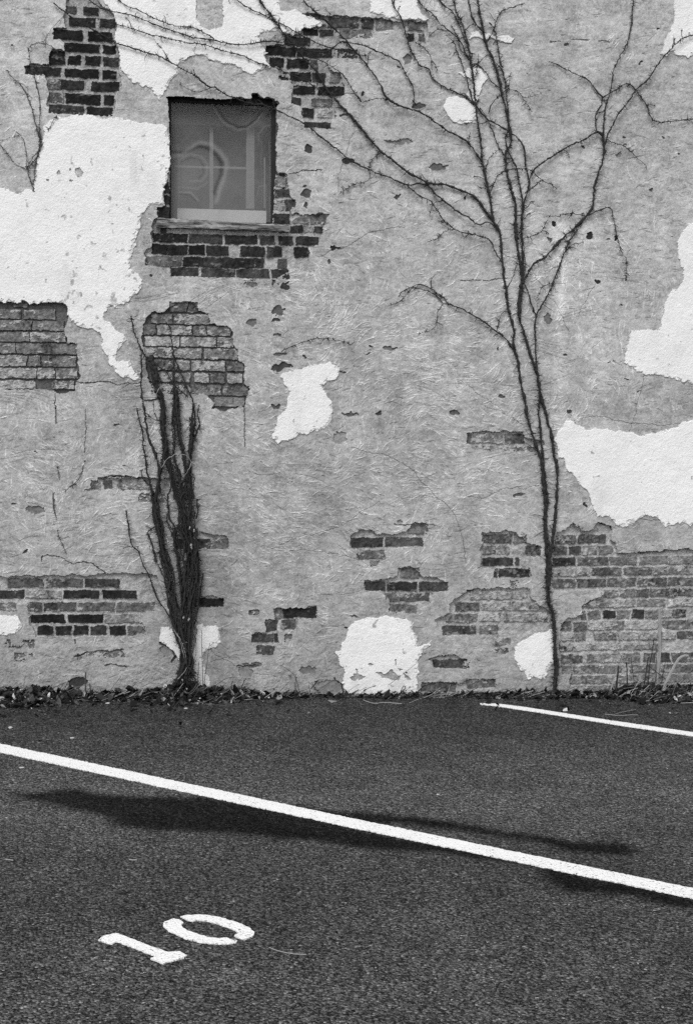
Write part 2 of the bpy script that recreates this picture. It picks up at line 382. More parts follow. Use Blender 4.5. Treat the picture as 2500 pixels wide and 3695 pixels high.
NOTWHITE = [T('A', [1315,-60,1320,40,1308,80,1315,125,1340,150,1345,180,1380,195,1440,195,1475,185,1490,150,1485,100,1480,60,1490,-60]),
            T('A', [500,1140,530,1130,553,1155,550,1180,520,1185,500,1165]), T('A', [388,1155,405,1150,415,1168,395,1175]),
            T('A', [462,1132,475,1132,474,1150,464,1148]), T('A', [468,1202,484,1206,480,1220,466,1214]), T('A', [310,1196,330,1200,326,1210,312,1206]),
            T('H', [1030,1440,1060,1430,1090,1440,1130,1410,1150,1430,1180,1460,1170,1490,1110,1480,1060,1470]),
            T('H', [850,1460,880,1440,910,1440,950,1460,930,1480,880,1485]), T('H', [965,1370,1000,1365,1010,1380,980,1382]),
            T('H', [1165,1405,1210,1410,1190,1420]), T('H', [1200,1440,1240,1460,1250,1480,1215,1480]), T('H', [1155,1340,1168,1340,1164,1385,1156,1380]),
            T('H', [890,1410,905,1412,910,1440,895,1440]), T('H', [820,1390,835,1388,832,1400,822,1402])]
# exposed brick: (outline, style)   style 0 = flush pale mortar, 1 = open dark joints
BRICK = [
 (T('A', [455,-40,660,-40,680,50,740,70,775,110,780,160,770,230,760,270,790,330,805,400,790,460,810,560,805,615,770,630,765,740,690,770,570,760,480,745,400,765,330,735,320,700,330,640,320,560,300,510,200,490,160,450,200,430,330,430,330,370,350,335,430,340,430,290,400,260,350,225,380,190,450,190,430,130,445,60]), 0),
 (T('B', [530,90,680,100,720,110,800,105,920,120,1100,125,1160,150,1240,140,1370,150,1380,200,1360,290,1230,280,1200,210,1000,215,850,260,770,300,740,390,700,410,720,470,790,490,820,560,820,630,780,690,760,720,760,780,735,815,730,860,640,850,550,830,530,760,540,730,470,690,460,640,480,600,460,520,440,500,370,475,380,450,320,450,290,390,290,310,400,300,440,240,520,230,540,190,660,180,690,160,650,130,570,115]), 0),
 (T('W', [1000,690,1110,700,1130,780,1135,880,1180,930,1130,985,1150,1020,1290,1020,1450,1015,1420,1090,1400,1160,1380,1210,1360,1260,1290,1290,1285,1370,1270,1430,1150,1430,1100,1440,1130,1480,1060,1530,960,1550,860,1540,690,1530,560,1515,420,1490,390,1520,170,1525,100,1450,0,1430,-40,1330,20,1280,20,1180,20,1080,70,1040,70,970,120,950,120,750,160,640,500,640]), 0),
 (T('D', [-60,540,160,530,240,545,330,545,430,545,465,590,455,640,440,690,430,740,450,800,500,820,510,870,520,960,530,1030,510,1080,500,1130,400,1150,350,1120,200,1120,-60,1110]), 1),
 (T('D', [1090,600,1140,570,1190,540,1270,530,1320,590,1400,610,1400,680,1520,700,1550,740], 'E', [70,760,80,840,105,860,110,920,140,930,145,1080,175,1110,165,1160,150,1245,0,1260],
    'D', [1410,1250,1430,1200,1370,1160,1290,1140,1250,1090,1000,1080,970,1000,960,860,950,760,950,690,970,650,1010,610]), 1),
 (T('G', [-60,795,280,790,680,780,720,770,830,775,1040,780,1060,830,1050,900,1040,980,1020,1020,960,1030,960,1120,970,1160,900,1190,600,1200,250,1200,230,1150,200,1100,190,1030,190,980,110,980,100,1010,-60,1040]), 0),
 (T('G', [660,135,1010,140,1130,140,1130,215,570,215,610,190,640,150]), 0),
 (T('G', [1160,480,1330,500,1420,515,1520,515,1525,600,1440,615,1170,610]), 0),
 (T('G', [1290,935,1400,925,1500,940,1500,1000,1290,1005]), 0),
 (T('H', [860,515,920,490,990,480,1060,510,1140,520,1220,490,1270,450,1360,440,1375,500,1340,530,1310,590,1140,605,1090,680,1030,725,1000,700,905,690,900,620,860,605]), 0),
 (T('H', [955,820,1060,820,1170,790,1180,740,1230,720,1280,745,1340,795,1440,800,1500,850,1500,890,1400,900,1385,965,1310,1040,1120,1040,1120,960,1070,910,960,900]), 0),
 (T('H', [355,1010,400,1000,635,1000,635,1070,500,1080,495,1150,380,1160,375,1235,350,1260,345,1315,275,1315,230,1270,200,1230,205,1180,290,1160,295,1085,360,1080]), 0),
 (T('I', [155,500,380,495,460,570,550,590,545,650,480,655,490,800,240,800,240,760,150,730,150,650,160,580]), 0),
 (T('I', [-60,980,60,890,200,870,480,870,480,940,560,1000,620,1030,620,1100,540,1160,400,1220,240,1290,130,1190,-100,1190,-160,1090,-60,1040]), 0),
 (T('H', [1390,1345,1470,1320,1560,1325,1640,1350,1600,1410,1420,1410]), 0),
 (T('H', [1310,1560,1370,1510,1480,1490,1572,1500], 'I', [100,1480,250,1480,250,1540,100,1560,-100,1580]), 0),
 (T('I', [640,590,660,500,720,480,780,440,825,470,830,490,915,490,930,440,1000,455,1020,480,1010,520,1050,575,1050,635,1290,630,1440,620,1540,610,1750,600,1750,1600,760,1600,750,1480,760,1430,680,1400,680,1250,690,1100,720,1080,830,1040,830,1000,880,950,960,930,970,900,930,880,640,890,620,800]), 0),
 (T('F', [55,1405,240,1400,320,1395,440,1405,440,1440,570,1460,580,1490,500,1530,100,1520,60,1440]), 0),
]
# bricks by course: region, slope, [(y0, y1, [x0, x1, grey, ...]) ...]
ROWS = [
 ('A', .05, [(38,90,[445,510,90,555,660,60]),(112,172,[462,640,50,665,790,85]),(196,262,[362,555,45,588,748,40]),(283,343,[435,670,45,690,776,40]),(340,425,[333,435,50]),(366,426,[455,548,40,573,672,50,692,790,72]),(440,500,[168,405,65,435,662,45,687,775,40]),(528,592,[330,400,130,405,560,60,612,800,55]),(614,682,[330,430,100,440,675,50,695,762,45]),(694,758,[330,560,75,580,755,50])]),
 ('B', .045, [(95,128,[555,678,100]),(112,178,[705,915,95,935,1010,75,1030,1140,105]),(190,234,[540,640,50,650,745,70]),(190,250,[780,1000,122]),(244,298,[425,592,60]),(306,368,[288,495,45,503,735,55,770,900,95]),(384,446,[315,415,55,435,580,50,590,640,100]),(474,536,[380,448,65,455,600,45,606,690,70,720,790,118]),(566,626,[478,622,50,645,818,50]),(648,700,[462,530,65,600,740,100]),(722,778,[535,617,45,640,740,150]),(810,852,[548,732,58]),(138,196,[1240,1345,112]),(218,268,[1238,1285,72,1310,1355,95])]),
 ('W', .022, [(708,795,[1006,1110,120]),(812,880,[1015,1135,72]),(900,985,[1006,1090,150,1095,1180,80]),(1010,1090,[1006,1137,62,1160,1290,140,1303,1425,110]),(1105,1160,[1000,1130,66,1140,1242,58,1255,1320,150,1330,1402,75]),(1170,1242,[30,312,45,320,590,70,610,872,50,890,1010,80,1040,1160,65,1190,1370,58]),(1258,1340,[20,146,45,150,310,50,315,450,38,460,640,58,735,935,55,950,1072,75,1175,1287,48]),(1352,1435,[-30,265,100,275,440,50,443,848,68,855,930,62,1040,1110,95]),(1446,1520,[165,395,72,420,690,80,700,970,85,990,1130,68]),(1550,1610,[760,880,120,990,1130,80]),(755,850,[120,165,60]),(862,936,[118,165,48]),(960,1048,[64,165,52])]),
 ('D', .012, [(530,570,[90,190,88]),(582,648,[-60,142,98,163,372,108]),(657,722,[-60,215,105,219,432,108]),(733,798,[-60,200,110,204,440,115]),(808,878,[-60,105,105,109,516,104]),(890,962,[-60,180,128,190,275,108,280,512,110]),(974,1042,[-60,250,132,254,370,130,375,518,118]),(1058,1112,[-60,240,142,350,500,125])]),
 ('D', .02, [(532,600,[1130,1250,85,1254,1322,75]),(612,677,[1005,1150,108,1158,1400,115]),(687,752,[952,1042,98,1050,1283,138,1293,1381,112,1386,1540,115]),(762,828,[968,1197,148,1206,1442,125,1450,1556,130]),(838,908,[962,1342,125,1362,1585,118]),(922,988,[1008,1267,115,1275,1503,138,1515,1622,98]),(1002,1066,[1000,1272,130,1300,1396,152,1404,1506,100,1520,1617,140]),(1086,1150,[1010,1262,112,1272,1478,112,1490,1655,98]),(1168,1232,[1425,1632,105])]),
 ('G', 0, [(810,866,[50,290,88,308,550,88,568,800,72]),(886,942,[-80,163,60,173,412,150,427,663,50,683,911,44]),(968,1026,[-80,112,100,203,280,92,296,511,78,520,766,112,780,1032,108]),(1048,1106,[206,438,38,457,688,42,700,960,142]),(1125,1186,[254,357,45,374,478,55,495,597,50,612,717,60,736,837,50,850,970,104]),
   (150,212,[608,672,118,690,752,84,790,1000,126]),(240,300,[930,1130,122]),(545,608,[1175,1406,68,1411,1523,108]),(470,528,[1150,1325,95]),(943,1000,[1296,1495,42]),(1214,1272,[40,232,112]),(1290,1332,[580,832,112]),(1302,1362,[100,222,112])]),
 ('H', 0, [(535,598,[863,1072,66,1088,1335,84]),(617,680,[898,1087,100]),(690,727,[985,1042,108]),(448,512,[1240,1372,122]),(830,891,[958,1091,68,1104,1302,58,1314,1508,74]),(905,961,[1088,1180,116,1186,1382,95]),(980,1040,[1118,1302,116]),(738,806,[1190,1315,112]),(1004,1070,[413,630,48,355,409,118]),(1015,1050,[185,247,95]),(1084,1160,[293,377,78]),(1080,1146,[398,491,82]),(1178,1232,[203,350,72,355,376,60,420,470,108]),(1255,1316,[230,350,84]),(1350,1405,[1408,1650,82]),(1500,1562,[1330,1560,98])]),
 ('I', -.012, [(516,574,[165,366,80,380,458,108]),(592,650,[165,256,110,265,346,120,455,546,78]),(670,726,[165,369,64,384,412,75]),(743,803,[248,270,80,276,483,56]),(822,872,[348,400,100]),(893,950,[90,462,140]),(968,1026,[-20,147,84,160,356,156,365,542,136]),(1046,1102,[-80,130,108,150,290,156,305,602,150]),(1124,1182,[-100,123,70,150,270,120]),(1206,1252,[245,350,128]),(1276,1312,[250,336,84]),(1482,1540,[60,250,100])]),
 ('I', -.016, [(520,576,[650,782,95,800,987,80]),(594,652,[635,726,85,740,826,65,840,930,132,940,1032,105]),(670,726,[630,787,60,800,1006,95,1015,1197,98,1215,1402,110,1408,1750,120]),(742,794,[625,880,160,895,1092,88,1105,1297,94,1305,1496,115,1502,1750,112]),(814,870,[625,786,100,798,992,84,998,1192,92,1205,1396,95,1402,1750,100]),(884,934,[980,1066,120,1080,1182,100,1190,1272,92,1280,1462,92,1470,1750,105]),(952,1004,[830,982,104,990,1182,140,1195,1382,120,1400,1750,166]),(1024,1080,[828,861,90,875,956,110,972,1058,48,1065,1152,110,1165,1242,56,1250,1332,108,1370,1430,150,1435,1522,98]),(1100,1158,[680,756,78,770,866,82,875,972,152,985,1026,152,1030,1112,108,1120,1340,150,1375,1750,104]),(1174,1226,[700,780,142,790,852,100,910,1062,108,1075,1340,146,1360,1450,146,1463,1750,84]),(1244,1292,[680,762,100,770,862,152,870,1062,146,1070,1162,118,1166,1340,140]),(1314,1374,[690,832,98,860,1092,130,1100,1217,104,1240,1316,82,1360,1420,72,1434,1750,88]),(1392,1446,[690,762,110,770,1100,120,1150,1322,106,1360,1750,98]),(1458,1512,[750,1002,110,1010,1302,130,1350,1750,112]),(1524,1570,[780,1032,120,1040,1302,110,1310,1750,115])]),
 ('F', .01, [(1414,1476,[58,96,100,100,303,140,314,442,98]),(1494,1532,[100,330,150,338,520,145])]),
]
# chips and pocks in the plaster: region, x, y, rx, ry, grey
SPOT = [('B',572,993,22,28,68),('B',838,1073,45,18,62),('B',567,1297,43,28,88),('B',563,1246,12,8,80),('B',557,1374,14,15,85),('B',1435,1112,65,24,112),('B',1170,945,100,15,122),('B',1240,400,30,32,122),('B',1310,708,40,22,95),('B',937,628,12,15,60),('B',1165,1320,16,18,85),('B',820,768,40,10,95),('B',1180,450,14,6,90),
 ('C',730,300,20,8,80),('C',1335,205,10,8,60),('C',830,985,12,8,75),('C',1105,920,10,6,90),('C',1120,965,14,8,85),('C',1370,930,12,8,80),('C',50,1318,10,14,60),('C',640,1500,11,26,42),('C',1460,1030,10,8,85),('C',1280,1270,14,8,90),('C',1065,1040,26,14,125),('C',1210,425,16,8,90),
 ('F',875,95,22,30,48),('F',1008,125,14,9,45),('F',1045,105,8,10,45),('F',930,395,24,12,58),('F',600,645,28,34,112),('F',1085,555,14,8,80),('F',710,890,10,8,80),('F',290,1170,28,16,95),('F',270,848,10,6,60),('F',740,1272,12,12,80),('F',1120,378,7,16,60),('F',1212,1132,8,5,80),('F',1125,1055,12,4,80),('F',405,122,8,8,25),('F',610,125,16,14,90),
 ('E',755,176,28,10,50),('E',735,262,14,10,95),('E',550,905,12,16,80),('E',990,830,10,10,60),('E',970,878,10,8,85),('E',1130,845,58,12,112),('E',1045,1285,32,14,72),('E',860,1284,50,13,100),('E',1540,1280,40,18,98),('E',390,970,74,26,70),('E',372,600,42,26,88),('E',425,580,20,12,85),('E',358,660,28,16,80),('E',380,760,24,12,108),('E',360,1230,30,14,82),('E',190,672,32,22,112),('E',805,1014,16,6,75),('E',420,432,34,28,72),('E',200,420,40,20,118),('E',785,1440,48,40,140),('E',385,885,40,12,110),
 ('I',842,312,12,18,55),('I',405,255,38,12,88),('I',500,622,14,20,70),('H',1180,435,22,22,140),('H',830,1137,12,8,60),('H',880,1060,26,8,100),
 ('G',175,625,10,10,75),('G',232,352,58,28,118),('G',825,55,12,6,80),('G',100,312,16,6,95),('G',935,195,12,6,50),('G',530,1330,24,26,112),('G',495,1225,8,16,95),('G',520,1505,60,34,60),('G',1120,1290,52,46,122),('D',1010,367,14,6,70),('D',235,1540,10,4,60),('D',500,1010,16,18,70),('D',780,1345,20,6,90),('D',250,565,20,14,80),
 ('H',200,1385,70,14,110),('H',570,1420,60,30,118),('H',710,1530,90,50,130),('H',160,1430,50,40,125)]
CRACK = [(T('G', [280,700,280,665,320,655,380,655,430,680,490,715,560,695,620,710,660,740,710,772]), 2.4, 95),
 (T('G', [660,135,760,125,860,130,1000,140]), 3.5, 70), (T('E', [150,1245,152,1380,155,1500]), 1.8, 125), (T('D', [575,1250,572,1400,570,1550]), 1.8, 128), (T('D', [372,1150,368,1250,375,1350]), 2.4, 110),
 (T('W', [1130,695,1250,672,1390,660]), 2.4, 100), (T('D', [970,1195,1030,1185,1060,1180]), 3, 90), (T('D', [500,1070,600,1075,700,1070,800,1085,930,1075]), 3, 105),
 (T('I', [130,740,190,735,260,740]), 3, 95), (T('F', [975,945,1010,940,1050,935]), 2.6, 110), (T('H', [1145,450,1400,452,1430,450]), 2, 120), (T('I', [930,440,920,470,925,495,1000,492,1015,470,960,445,930,440]), 5, 60),
 (T('I', [455,590,450,640,475,655,540,650,548,600]), 4, 60), (T('I', [1040,640,1290,632,1440,622,1535,612]), 4, 75), (T('I', [60,890,130,880,200,892]), 5, 65), (T('I', [-20,965,60,962,130,975,150,1010,120,1030]), 6, 50),
 (T('H', [1390,1345,1450,1325,1500,1325,1560,1332]), 5, 55), (T('H', [100,1395,170,1390,250,1392]), 3, 85), (T('H', [620,1490,640,1485,600,1540]), 3, 80), (T('H', [750,1470,800,1520,810,1580]), 4, 75),
 (T('G', [700,1390,760,1380,840,1400]), 3, 100), (T('G', [1070,1235,1120,1250,1165,1290,1172,1330,1150,1370]), 5, 80), (T('G', [500,1330,580,1295,830,1288]), 3.5, 80),
 (T('W', [960,1385,1060,1340,1190,1310]), 2.4, 70), (T('C', [140,20,60,60,0,70]), 0.1, 150), (T('C', [560,290,700,275,870,265,1010,290]), 1.8, 125), (T('F', [0,385,150,395,330,380]), 1.6, 125),
 (T('S', [1120,745,1250,735,1350,725,1440,735,1490,712]), 5, 45), (T('S', [850,735,950,750,1040,740]), 4, 60)]
OPENING = T('W', [130,68,340,72,560,88,690,84,700,72,740,84,812,95,826,60,866,44,900,76,1000,95,1040,135,1022,160,1020,400,1020,700,1006,800,1010,900,1000,1000,996,1140,160,1100,166,900,166,500,158,200,150,100])

STEP = .003
c0 = on_wall(np.array([-60, -60, 2560, 2560]), np.array([-60, 2560, -60, 2560]))
X0, X1, Z0, Z1 = c0[:, 0].min(), c0[:, 0].max(), float(gz(0)) - .16, c0[:, 2].max()
xs = np.concatenate([np.arange(X0 - 2.4, X0 - .01, .03), np.arange(X0, X1, STEP), np.arange(X1 + .01, X1 + 2.4, .03)])
zs = np.concatenate([np.arange(Z0, Z1, STEP), np.arange(Z1 + .01, Z1 + 1.2, .03)])
ix0 = len(np.arange(X0 - 2.4, X0 - .01, .03)); nxi = len(np.arange(X0, X1, STEP)); nzi = len(np.arange(Z0, Z1, STEP))
GXw, GZw = np.meshgrid(xs, zs)
X = GXw; Z = GZw
u, v = project(X, 0 * X, Z)
n1 = fbm(X, Z, .05, 3, 3); n2 = fbm(X, Z, .05, 3, 23)
n3 = vn(X, Z, .009, 5); n4 = vn(X, Z, .009, 29)
n5 = fbm(X, Z, .022, 2, 33); n6 = fbm(X, Z, .022, 2, 35)
uw = u + 6 * n1 + 3.2 * n5 + 1.3 * n3; vw = v + 6 * n2 + 3.2 * n6 + 1.3 * n4          # ragged edges of the coats
n7 = fbm(X, Z, .028, 2, 161); n8 = fbm(X, Z, .028, 2, 163)
ub = u + 2.4 * n1 + 2.8 * n7 + 1.3 * n3; vb = v + 1.8 * n2 + 2.3 * n8 + 1.3 * n4      # bricks: chipped arrises
lab = np.ones(X.shape, np.int16)       # 0 brick, 1 grey plaster, 2+ white patch index
style = np.zeros(X.shape, np.int8); bid = np.zeros(X.shape, np.int16)
for bi_, (p, s) in enumerate(BRICK):
    def fn(sl, mm, s=s):
        lab[sl][mm] = 0; bid[sl][mm] = bi_; style[sl][mm] = s
    fill(fn, p, uw, vw)
for i, p in enumerate(WHITE):
    def fn(sl, mm, i=i): lab[sl][mm] = 2 + i
    fill(fn, p, uw, vw)
for p in NOTWHITE:
    def fn(sl, mm): lab[sl][mm & (lab[sl] > 1)] = 1
    fill(fn, p, uw, vw)
# --- albedo and relief
lowf = fbm(X, Z, .7, 3, 41); midf = fbm(X, Z, .11, 4, 43); finef = fbm(X, Z, .02, 3, 47, .7); grit = vn(X, Z, .0065, 53)
hor = fbm(X * .35, Z, .022, 3, 59)                               # stretched sideways: floated plaster
blot = fbm(X, Z, .28, 4, 147, .6); damp = np.clip(fbm(X * 1.6, Z * .55, .5, 4, 149, .6) - .25, 0, 1)
tone = lin(174) * (1 + .10 * blot) * (1 - .30 * damp) * (1 + .10 * lowf + .15 * midf + .19 * finef + .15 * grit + .17 * hor) * (1 + .13 * np.clip((1100 - v) / 1100, -.8, 1))
ht = .013 + .0020 * midf + .0007 * finef + .0004 * grit + .0006 * hor
# broad wear of the plaster: paler rubbed columns at the right, dirtier foot
col = np.exp(-((u - 2020) / 22) ** 2) * .16 + np.exp(-((u - 2385) / 16) ** 2) * .12 + np.exp(-((u - 2150) / 60) ** 2) * .08
tone *= 1 + col * np.clip((v - 150) / 400, 0, 1) * (1 + midf) * np.clip((2000 - v) / 500, 0, 1)
foot = np.clip((v - 2230) / 260, 0, 1) * np.clip(.5 + midf * 1.3, 0, 1)
tone *= 1 - .30 * foot
ht += .003 * foot * finef
# trowel strokes
ridge = np.zeros((nzi, nxi), np.float32); groove = np.zeros((nzi, nxi), np.float32)
def stroke(x, z, ang, length, curv, amp, arr, wob=.25):
    k = max(3, int(length / (STEP * .6)))
    a = ang + curv * np.linspace(-.5, .5, k) * length + np.cumsum(RNG.normal(0, wob * .12, k))
    px = x + np.cumsum(np.cos(a)) * STEP * .6; pz = z + np.cumsum(np.sin(a)) * STEP * .6
    e = amp * np.sin(np.linspace(.15, math.pi - .15, k)) * RNG.uniform(.45, 1.2, k)
    gi = (px - X0) / STEP; gj = (pz - Z0) / STEP
    i = np.round(gi).astype(int); j = np.round(gj).astype(int)
    ok = (i > 1) & (i < nxi - 2) & (j > 1) & (j < nzi - 2)
    np.maximum.at(arr, (j[ok], i[ok]), e[ok].astype(np.float32))
def dens(uu, vv):
    d = .07
    d += .85 * math.exp(-((uu - 1500) / 520) ** 2 - ((vv - 1500) / 420) ** 2)
    d += .8 * math.exp(-((uu - 350) / 420) ** 2 - ((vv - 1750) / 330) ** 2)
    d += .6 * math.exp(-((uu - 1000) / 500) ** 2 - ((vv - 1900) / 350) ** 2)
    d += .5 * math.exp(-((uu - 1050) / 400) ** 2 - ((vv - 1150) / 250) ** 2)
    d += .35 * math.exp(-((uu - 2150) / 250) ** 2 - ((vv - 1000) / 250) ** 2)
    if uu > 1950 and vv < 800: d *= .5
    return min(1, d)
cnt = 0
while cnt < 5600:
    x = RNG.uniform(X0, X1); z = RNG.uniform(0.05, Z1)
    uu, vv = project(np.array(x), np.array(0.), np.array(z))
    if RNG.uniform() > dens(float(uu), float(vv)): 
        cnt += .15; continue
    cnt += 1
    a0 = 1.0 * float(fbm(np.array([x]), np.array([z]), .55, 2, 71)[0]) * 2.2 + .75 + RNG.normal(0, .35)
    L = RNG.gamma(2.4, .019) + .010
    stroke(x, z, a0, L, RNG.normal(0, 6), RNG.uniform(.2, 1.0) ** 1.3, ridge)
    if RNG.uniform() < .13:                                       # a fan of parallel trowel marks
        cv = RNG.normal(0, 4); dx, dz = -math.sin(a0), math.cos(a0)
        for q in range(RNG.integers(3, 8)):
            o = (q + 1) * RNG.uniform(.010, .016)
            stroke(x + dx * o + RNG.normal(0, .01), z + dz * o, a0 + RNG.normal(0, .05), L * RNG.uniform(.6, 1.3), cv, RNG.uniform(.3, .8), ridge)
for _ in range(5200):                                             # dry drag marks, mostly level
    x = RNG.uniform(X0, X1); z = RNG.uniform(0.02, Z1)
    stroke(x, z, RNG.normal(0, .28), RNG.gamma(2., .016) + .008, RNG.normal(0, 3), RNG.uniform(.3, 1), groove)
for _ in range(70):                                               # combed bands
    x = RNG.uniform(X0, X1); z = RNG.uniform(0.3, 2.6); a0 = RNG.normal(0, .18); L = RNG.uniform(.12, .4); cv = RNG.normal(0, 1.6)
    for q in range(RNG.integers(4, 11)):
        stroke(x + RNG.normal(0, .03), z + q * .0095, a0, L * RNG.uniform(.5, 1), cv, RNG.uniform(.25, .7), groove, .1)
def soften(a):
    b = a.copy()
    b[1:-1, 1:-1] = np.maximum(a[1:-1, 1:-1], .33 * np.maximum(np.maximum(a[:-2, 1:-1], a[2:, 1:-1]), np.maximum(a[1:-1, :-2], a[1:-1, 2:])))
    return b
ridge = soften(ridge); groove = soften(groove) * 1.0
isl = (slice(0, nzi), slice(ix0, ix0 + nxi))
ht[isl] += .0030 * ridge - .0026 * groove
tone[isl] *= (1 + .80 * ridge) * (1 - .50 * groove)
# hairline cracks wandering through the coat
for _ in range(22):
    x = RNG.uniform(X0, X1); z = RNG.uniform(.2, Z1); a0 = RNG.choice([0, 1.57]) + RNG.normal(0, .5); k = int(RNG.gamma(3, 60)) + 40
    a = a0 + RNG.normal(0, .5, k) + np.cumsum(RNG.normal(0, .03, k)); px = x + np.cumsum(np.cos(a)) * STEP; pz = z + np.cumsum(np.sin(a)) * STEP
    i = np.round((px - X0) / STEP).astype(int); j = np.round((pz - Z0) / STEP).astype(int)
    ok = (i > 1) & (i < nxi - 2) & (j > 1) & (j < nzi - 2); i, j = i[ok], j[ok]
    tone[j, i + ix0] *= RNG.uniform(.5, .8); ht[j, i + ix0] -= .003
# chips / pocks
for r_, x, y, rx, ry, g in SPOT:
    ox, oy, s = REG[r_]; cxp, cyp = x * s + ox, y * s + oy; rx *= s; ry *= s
    q = np.stack([cxp + rx * 0.98 * np.cos(np.linspace(0, 6.283, 14)[:-1]), cyp + ry * 0.98 * np.sin(np.linspace(0, 6.283, 14)[:-1])], 1)
    def fn(sl, mm, g=g):
        mm = mm & (lab[sl] == 1)
        tone[sl][mm] = lin(g) * (1 + .3 * finef[sl][mm] + .3 * midf[sl][mm]); ht[sl][mm] = .0065 + .0012 * finef[sl][mm]
    fill(fn, q, uw + 3 * n5, vw + 1.5 * n6, 14)
for P, wd, g in CRACK:
    for i in range(len(P) - 1):
        a, c = P[i], P[i + 1]
        lo_, hi_ = np.minimum(a, c) - wd - 12, np.maximum(a, c) + wd + 12
        cols = np.where((u[0] > lo_[0]) & (u[0] < hi_[0]))[0]; rows = np.where((v[:, v.shape[1] // 2] > lo_[1] - 40) & (v[:, v.shape[1] // 2] < hi_[1] + 40))[0]
        if not len(cols) or not len(rows): continue
        sl = (slice(rows[0], rows[-1] + 1), slice(cols[0], cols[-1] + 1))
        pu, pv = u[sl] + 4 * n1[sl] + 2 * n3[sl], v[sl] + 5 * n2[sl] + 2 * n4[sl]
        d = c - a; tt = np.clip(((pu - a[0]) * d[0] + (pv - a[1]) * d[1]) / (d @ d), 0, 1)
        dist_ = np.hypot(pu - a[0] - tt * d[0], pv - a[1] - tt * d[1])
        mm = (dist_ < wd * (.75 + .5 * midf[sl])) & (lab[sl] <= 1)
        tone[sl][mm] = lin(g) * .9; ht[sl][mm] -= .006
# brick field
bt = np.where(style == 0, lin(171), lin(100)) * (1 + .18 * midf + .22 * finef + .15 * grit)
jn = fbm(X, Z, .07, 3, 151, .6)
bh = np.where(style == 0, -.005 - .009 * np.clip(jn + .1, 0, 1), -.012) + .0022 * finef
bt *= 1 - .45 * np.clip(fbm(X, Z, .03, 3, 153, .7) - .25, 0, 1)
isb = np.zeros(X.shape, bool)
ru = np.random.default_rng(5)
for r_, slope, rows_ in ROWS:
    ox, oy, s = REG[r_]
    for y0, y1, bl in rows_:
        xref = bl[0]
        for k in range(0, len(bl), 3):
            a, c, g = bl[k:k + 3]
            g0 = g * (.86 if r_ in 'ABW' and g < 100 else 1.10 if r_ == 'D' else 1.0 if r_ == 'I' else .97)
            t0_ = ru.normal(0, .03)
            q = np.array([(a, y0 + slope * (a - xref)), (c, y0 + slope * (c - xref)), (c, y1 + slope * (c - xref)), (a, y1 + slope * (a - xref))], float) * s + (ox, oy)
            off = ru.normal(0, .0012)
            def fn(sl, mm, g=g0, off=off):
                sm = style[sl] >= 0
                mm = mm & sm
                var = 1 + .40 * midf[sl] + .50 * finef[sl] + .28 * grit[sl]
                tt = lin(g) * var
                sm_ = .06 + .80 * fbm(X[sl] * .45, Z[sl], .035, 4, 83, .7) + .35 * finef[sl] + .12 * grit[sl]
                th_ = .54 if g < 62 else .42 if g < 82 else .38 if g < 125 else .16      # smears of old mortar left on the face
                bf = np.clip((sm_ - th_) / .22, 0, 1); bare = bf > .5
                if r_ == 'I' and g > 75: bf = np.clip(bf + .55 * np.clip((fbm(X[sl], Z[sl], .018, 3, 181, .7) - .2) / .3, 0, 1), 0, 1)
                strk = 1 + .28 * fbm(X[sl], Z[sl] * .3, .03, 3, 87) 
                tt = tt * strk * (1 - bf) + lin(min(172, g + 55)) * (1 + .2 * finef[sl]) * bf
                bt[sl][mm] = tt[mm]
                bh[sl][mm] = (off + .0026 * finef[sl] + .001 * midf[sl] + np.where(bare, .002, 0))[mm]
                isb[sl][mm] = True
            fill(fn, q, ub, vb, 6)
# bricks listed outside an outline show through as thin plaster loss
brk = lab == 0
loose = isb & (lab == 1) & (bt < lin(128)) & (midf + .6 * finef > -.35)
soot = np.clip(fbm(X, Z, .12, 4, 155, .6) - .05, 0, 1) * ((v < 1000) & (u < 1500))
bt = bt * (1 - np.where(isb, .62, .42) * soot)
tone = np.where(brk, bt, np.where(loose, bt * 1.05, tone)); ht = np.where(brk, bh, np.where(loose, bh + .006, ht))
# white finish coat
wm = lab >= 2
ws = lin(236) * (1 + .035 * midf + .03 * finef + .03 * grit + .03 * lowf)
spk = (fbm(X, Z, .035, 3, 97, .6) > .88 - .30 * np.clip(.3 + fbm(X, Z * .5, .5, 2, 99), 0, 1) * ((u < 620) & (v > 480) & (v < 1150)))
ws = np.where(spk, ws * (.62 + .25 * n3), ws)
dirt = np.clip((v - 2300) / 230, 0, 1) * np.clip(.2 + midf, 0, 1); ws *= 1 - .25 * dirt
for i in (12, 13): ws = np.where(lab == 2 + i, ws * (.86 + .12 * midf), ws)
rim = np.zeros(X.shape, bool)
for p in WHITE:
    def fn(sl, mm): rim[sl] |= mm
    fill(fn, p, uw + 7 * n5 + 5 * n3 + 4, vw + 7 * n6 + 5 * n4 + 3, 12)
thin = wm & ~rim & (lab != 6) & (lab != 7)
ws = np.where(thin, ws * (.80 + .14 * finef), ws) * (1 - .16 * np.clip(blot - .2, 0, 1)) * (1 - .22 * np.clip(fbm(X * 2.2, Z * .5, .25, 4, 157, .65) - .35, 0, 1))
tone = np.where(wm, ws, tone); ht = np.where(wm, np.where(thin, .0160, .0195) + .0016 * midf + .0006 * finef + .0004 * grit, ht)
# sooty frame of the window: old exposed edges just round the opening
near = np.zeros(X.shape, bool)
def fn(sl, mm): near[sl][mm] = True
oc = OPENING.mean(0); fill(fn, oc + (OPENING - oc) * (1.022, 1.012), uw, vw)
near &= (lab == 1) & ((u > 800) | (v > 700))
tone = np.where(near, lin(85) * (1 + .4 * finef), tone); ht = np.where(near, ht - .008, ht)

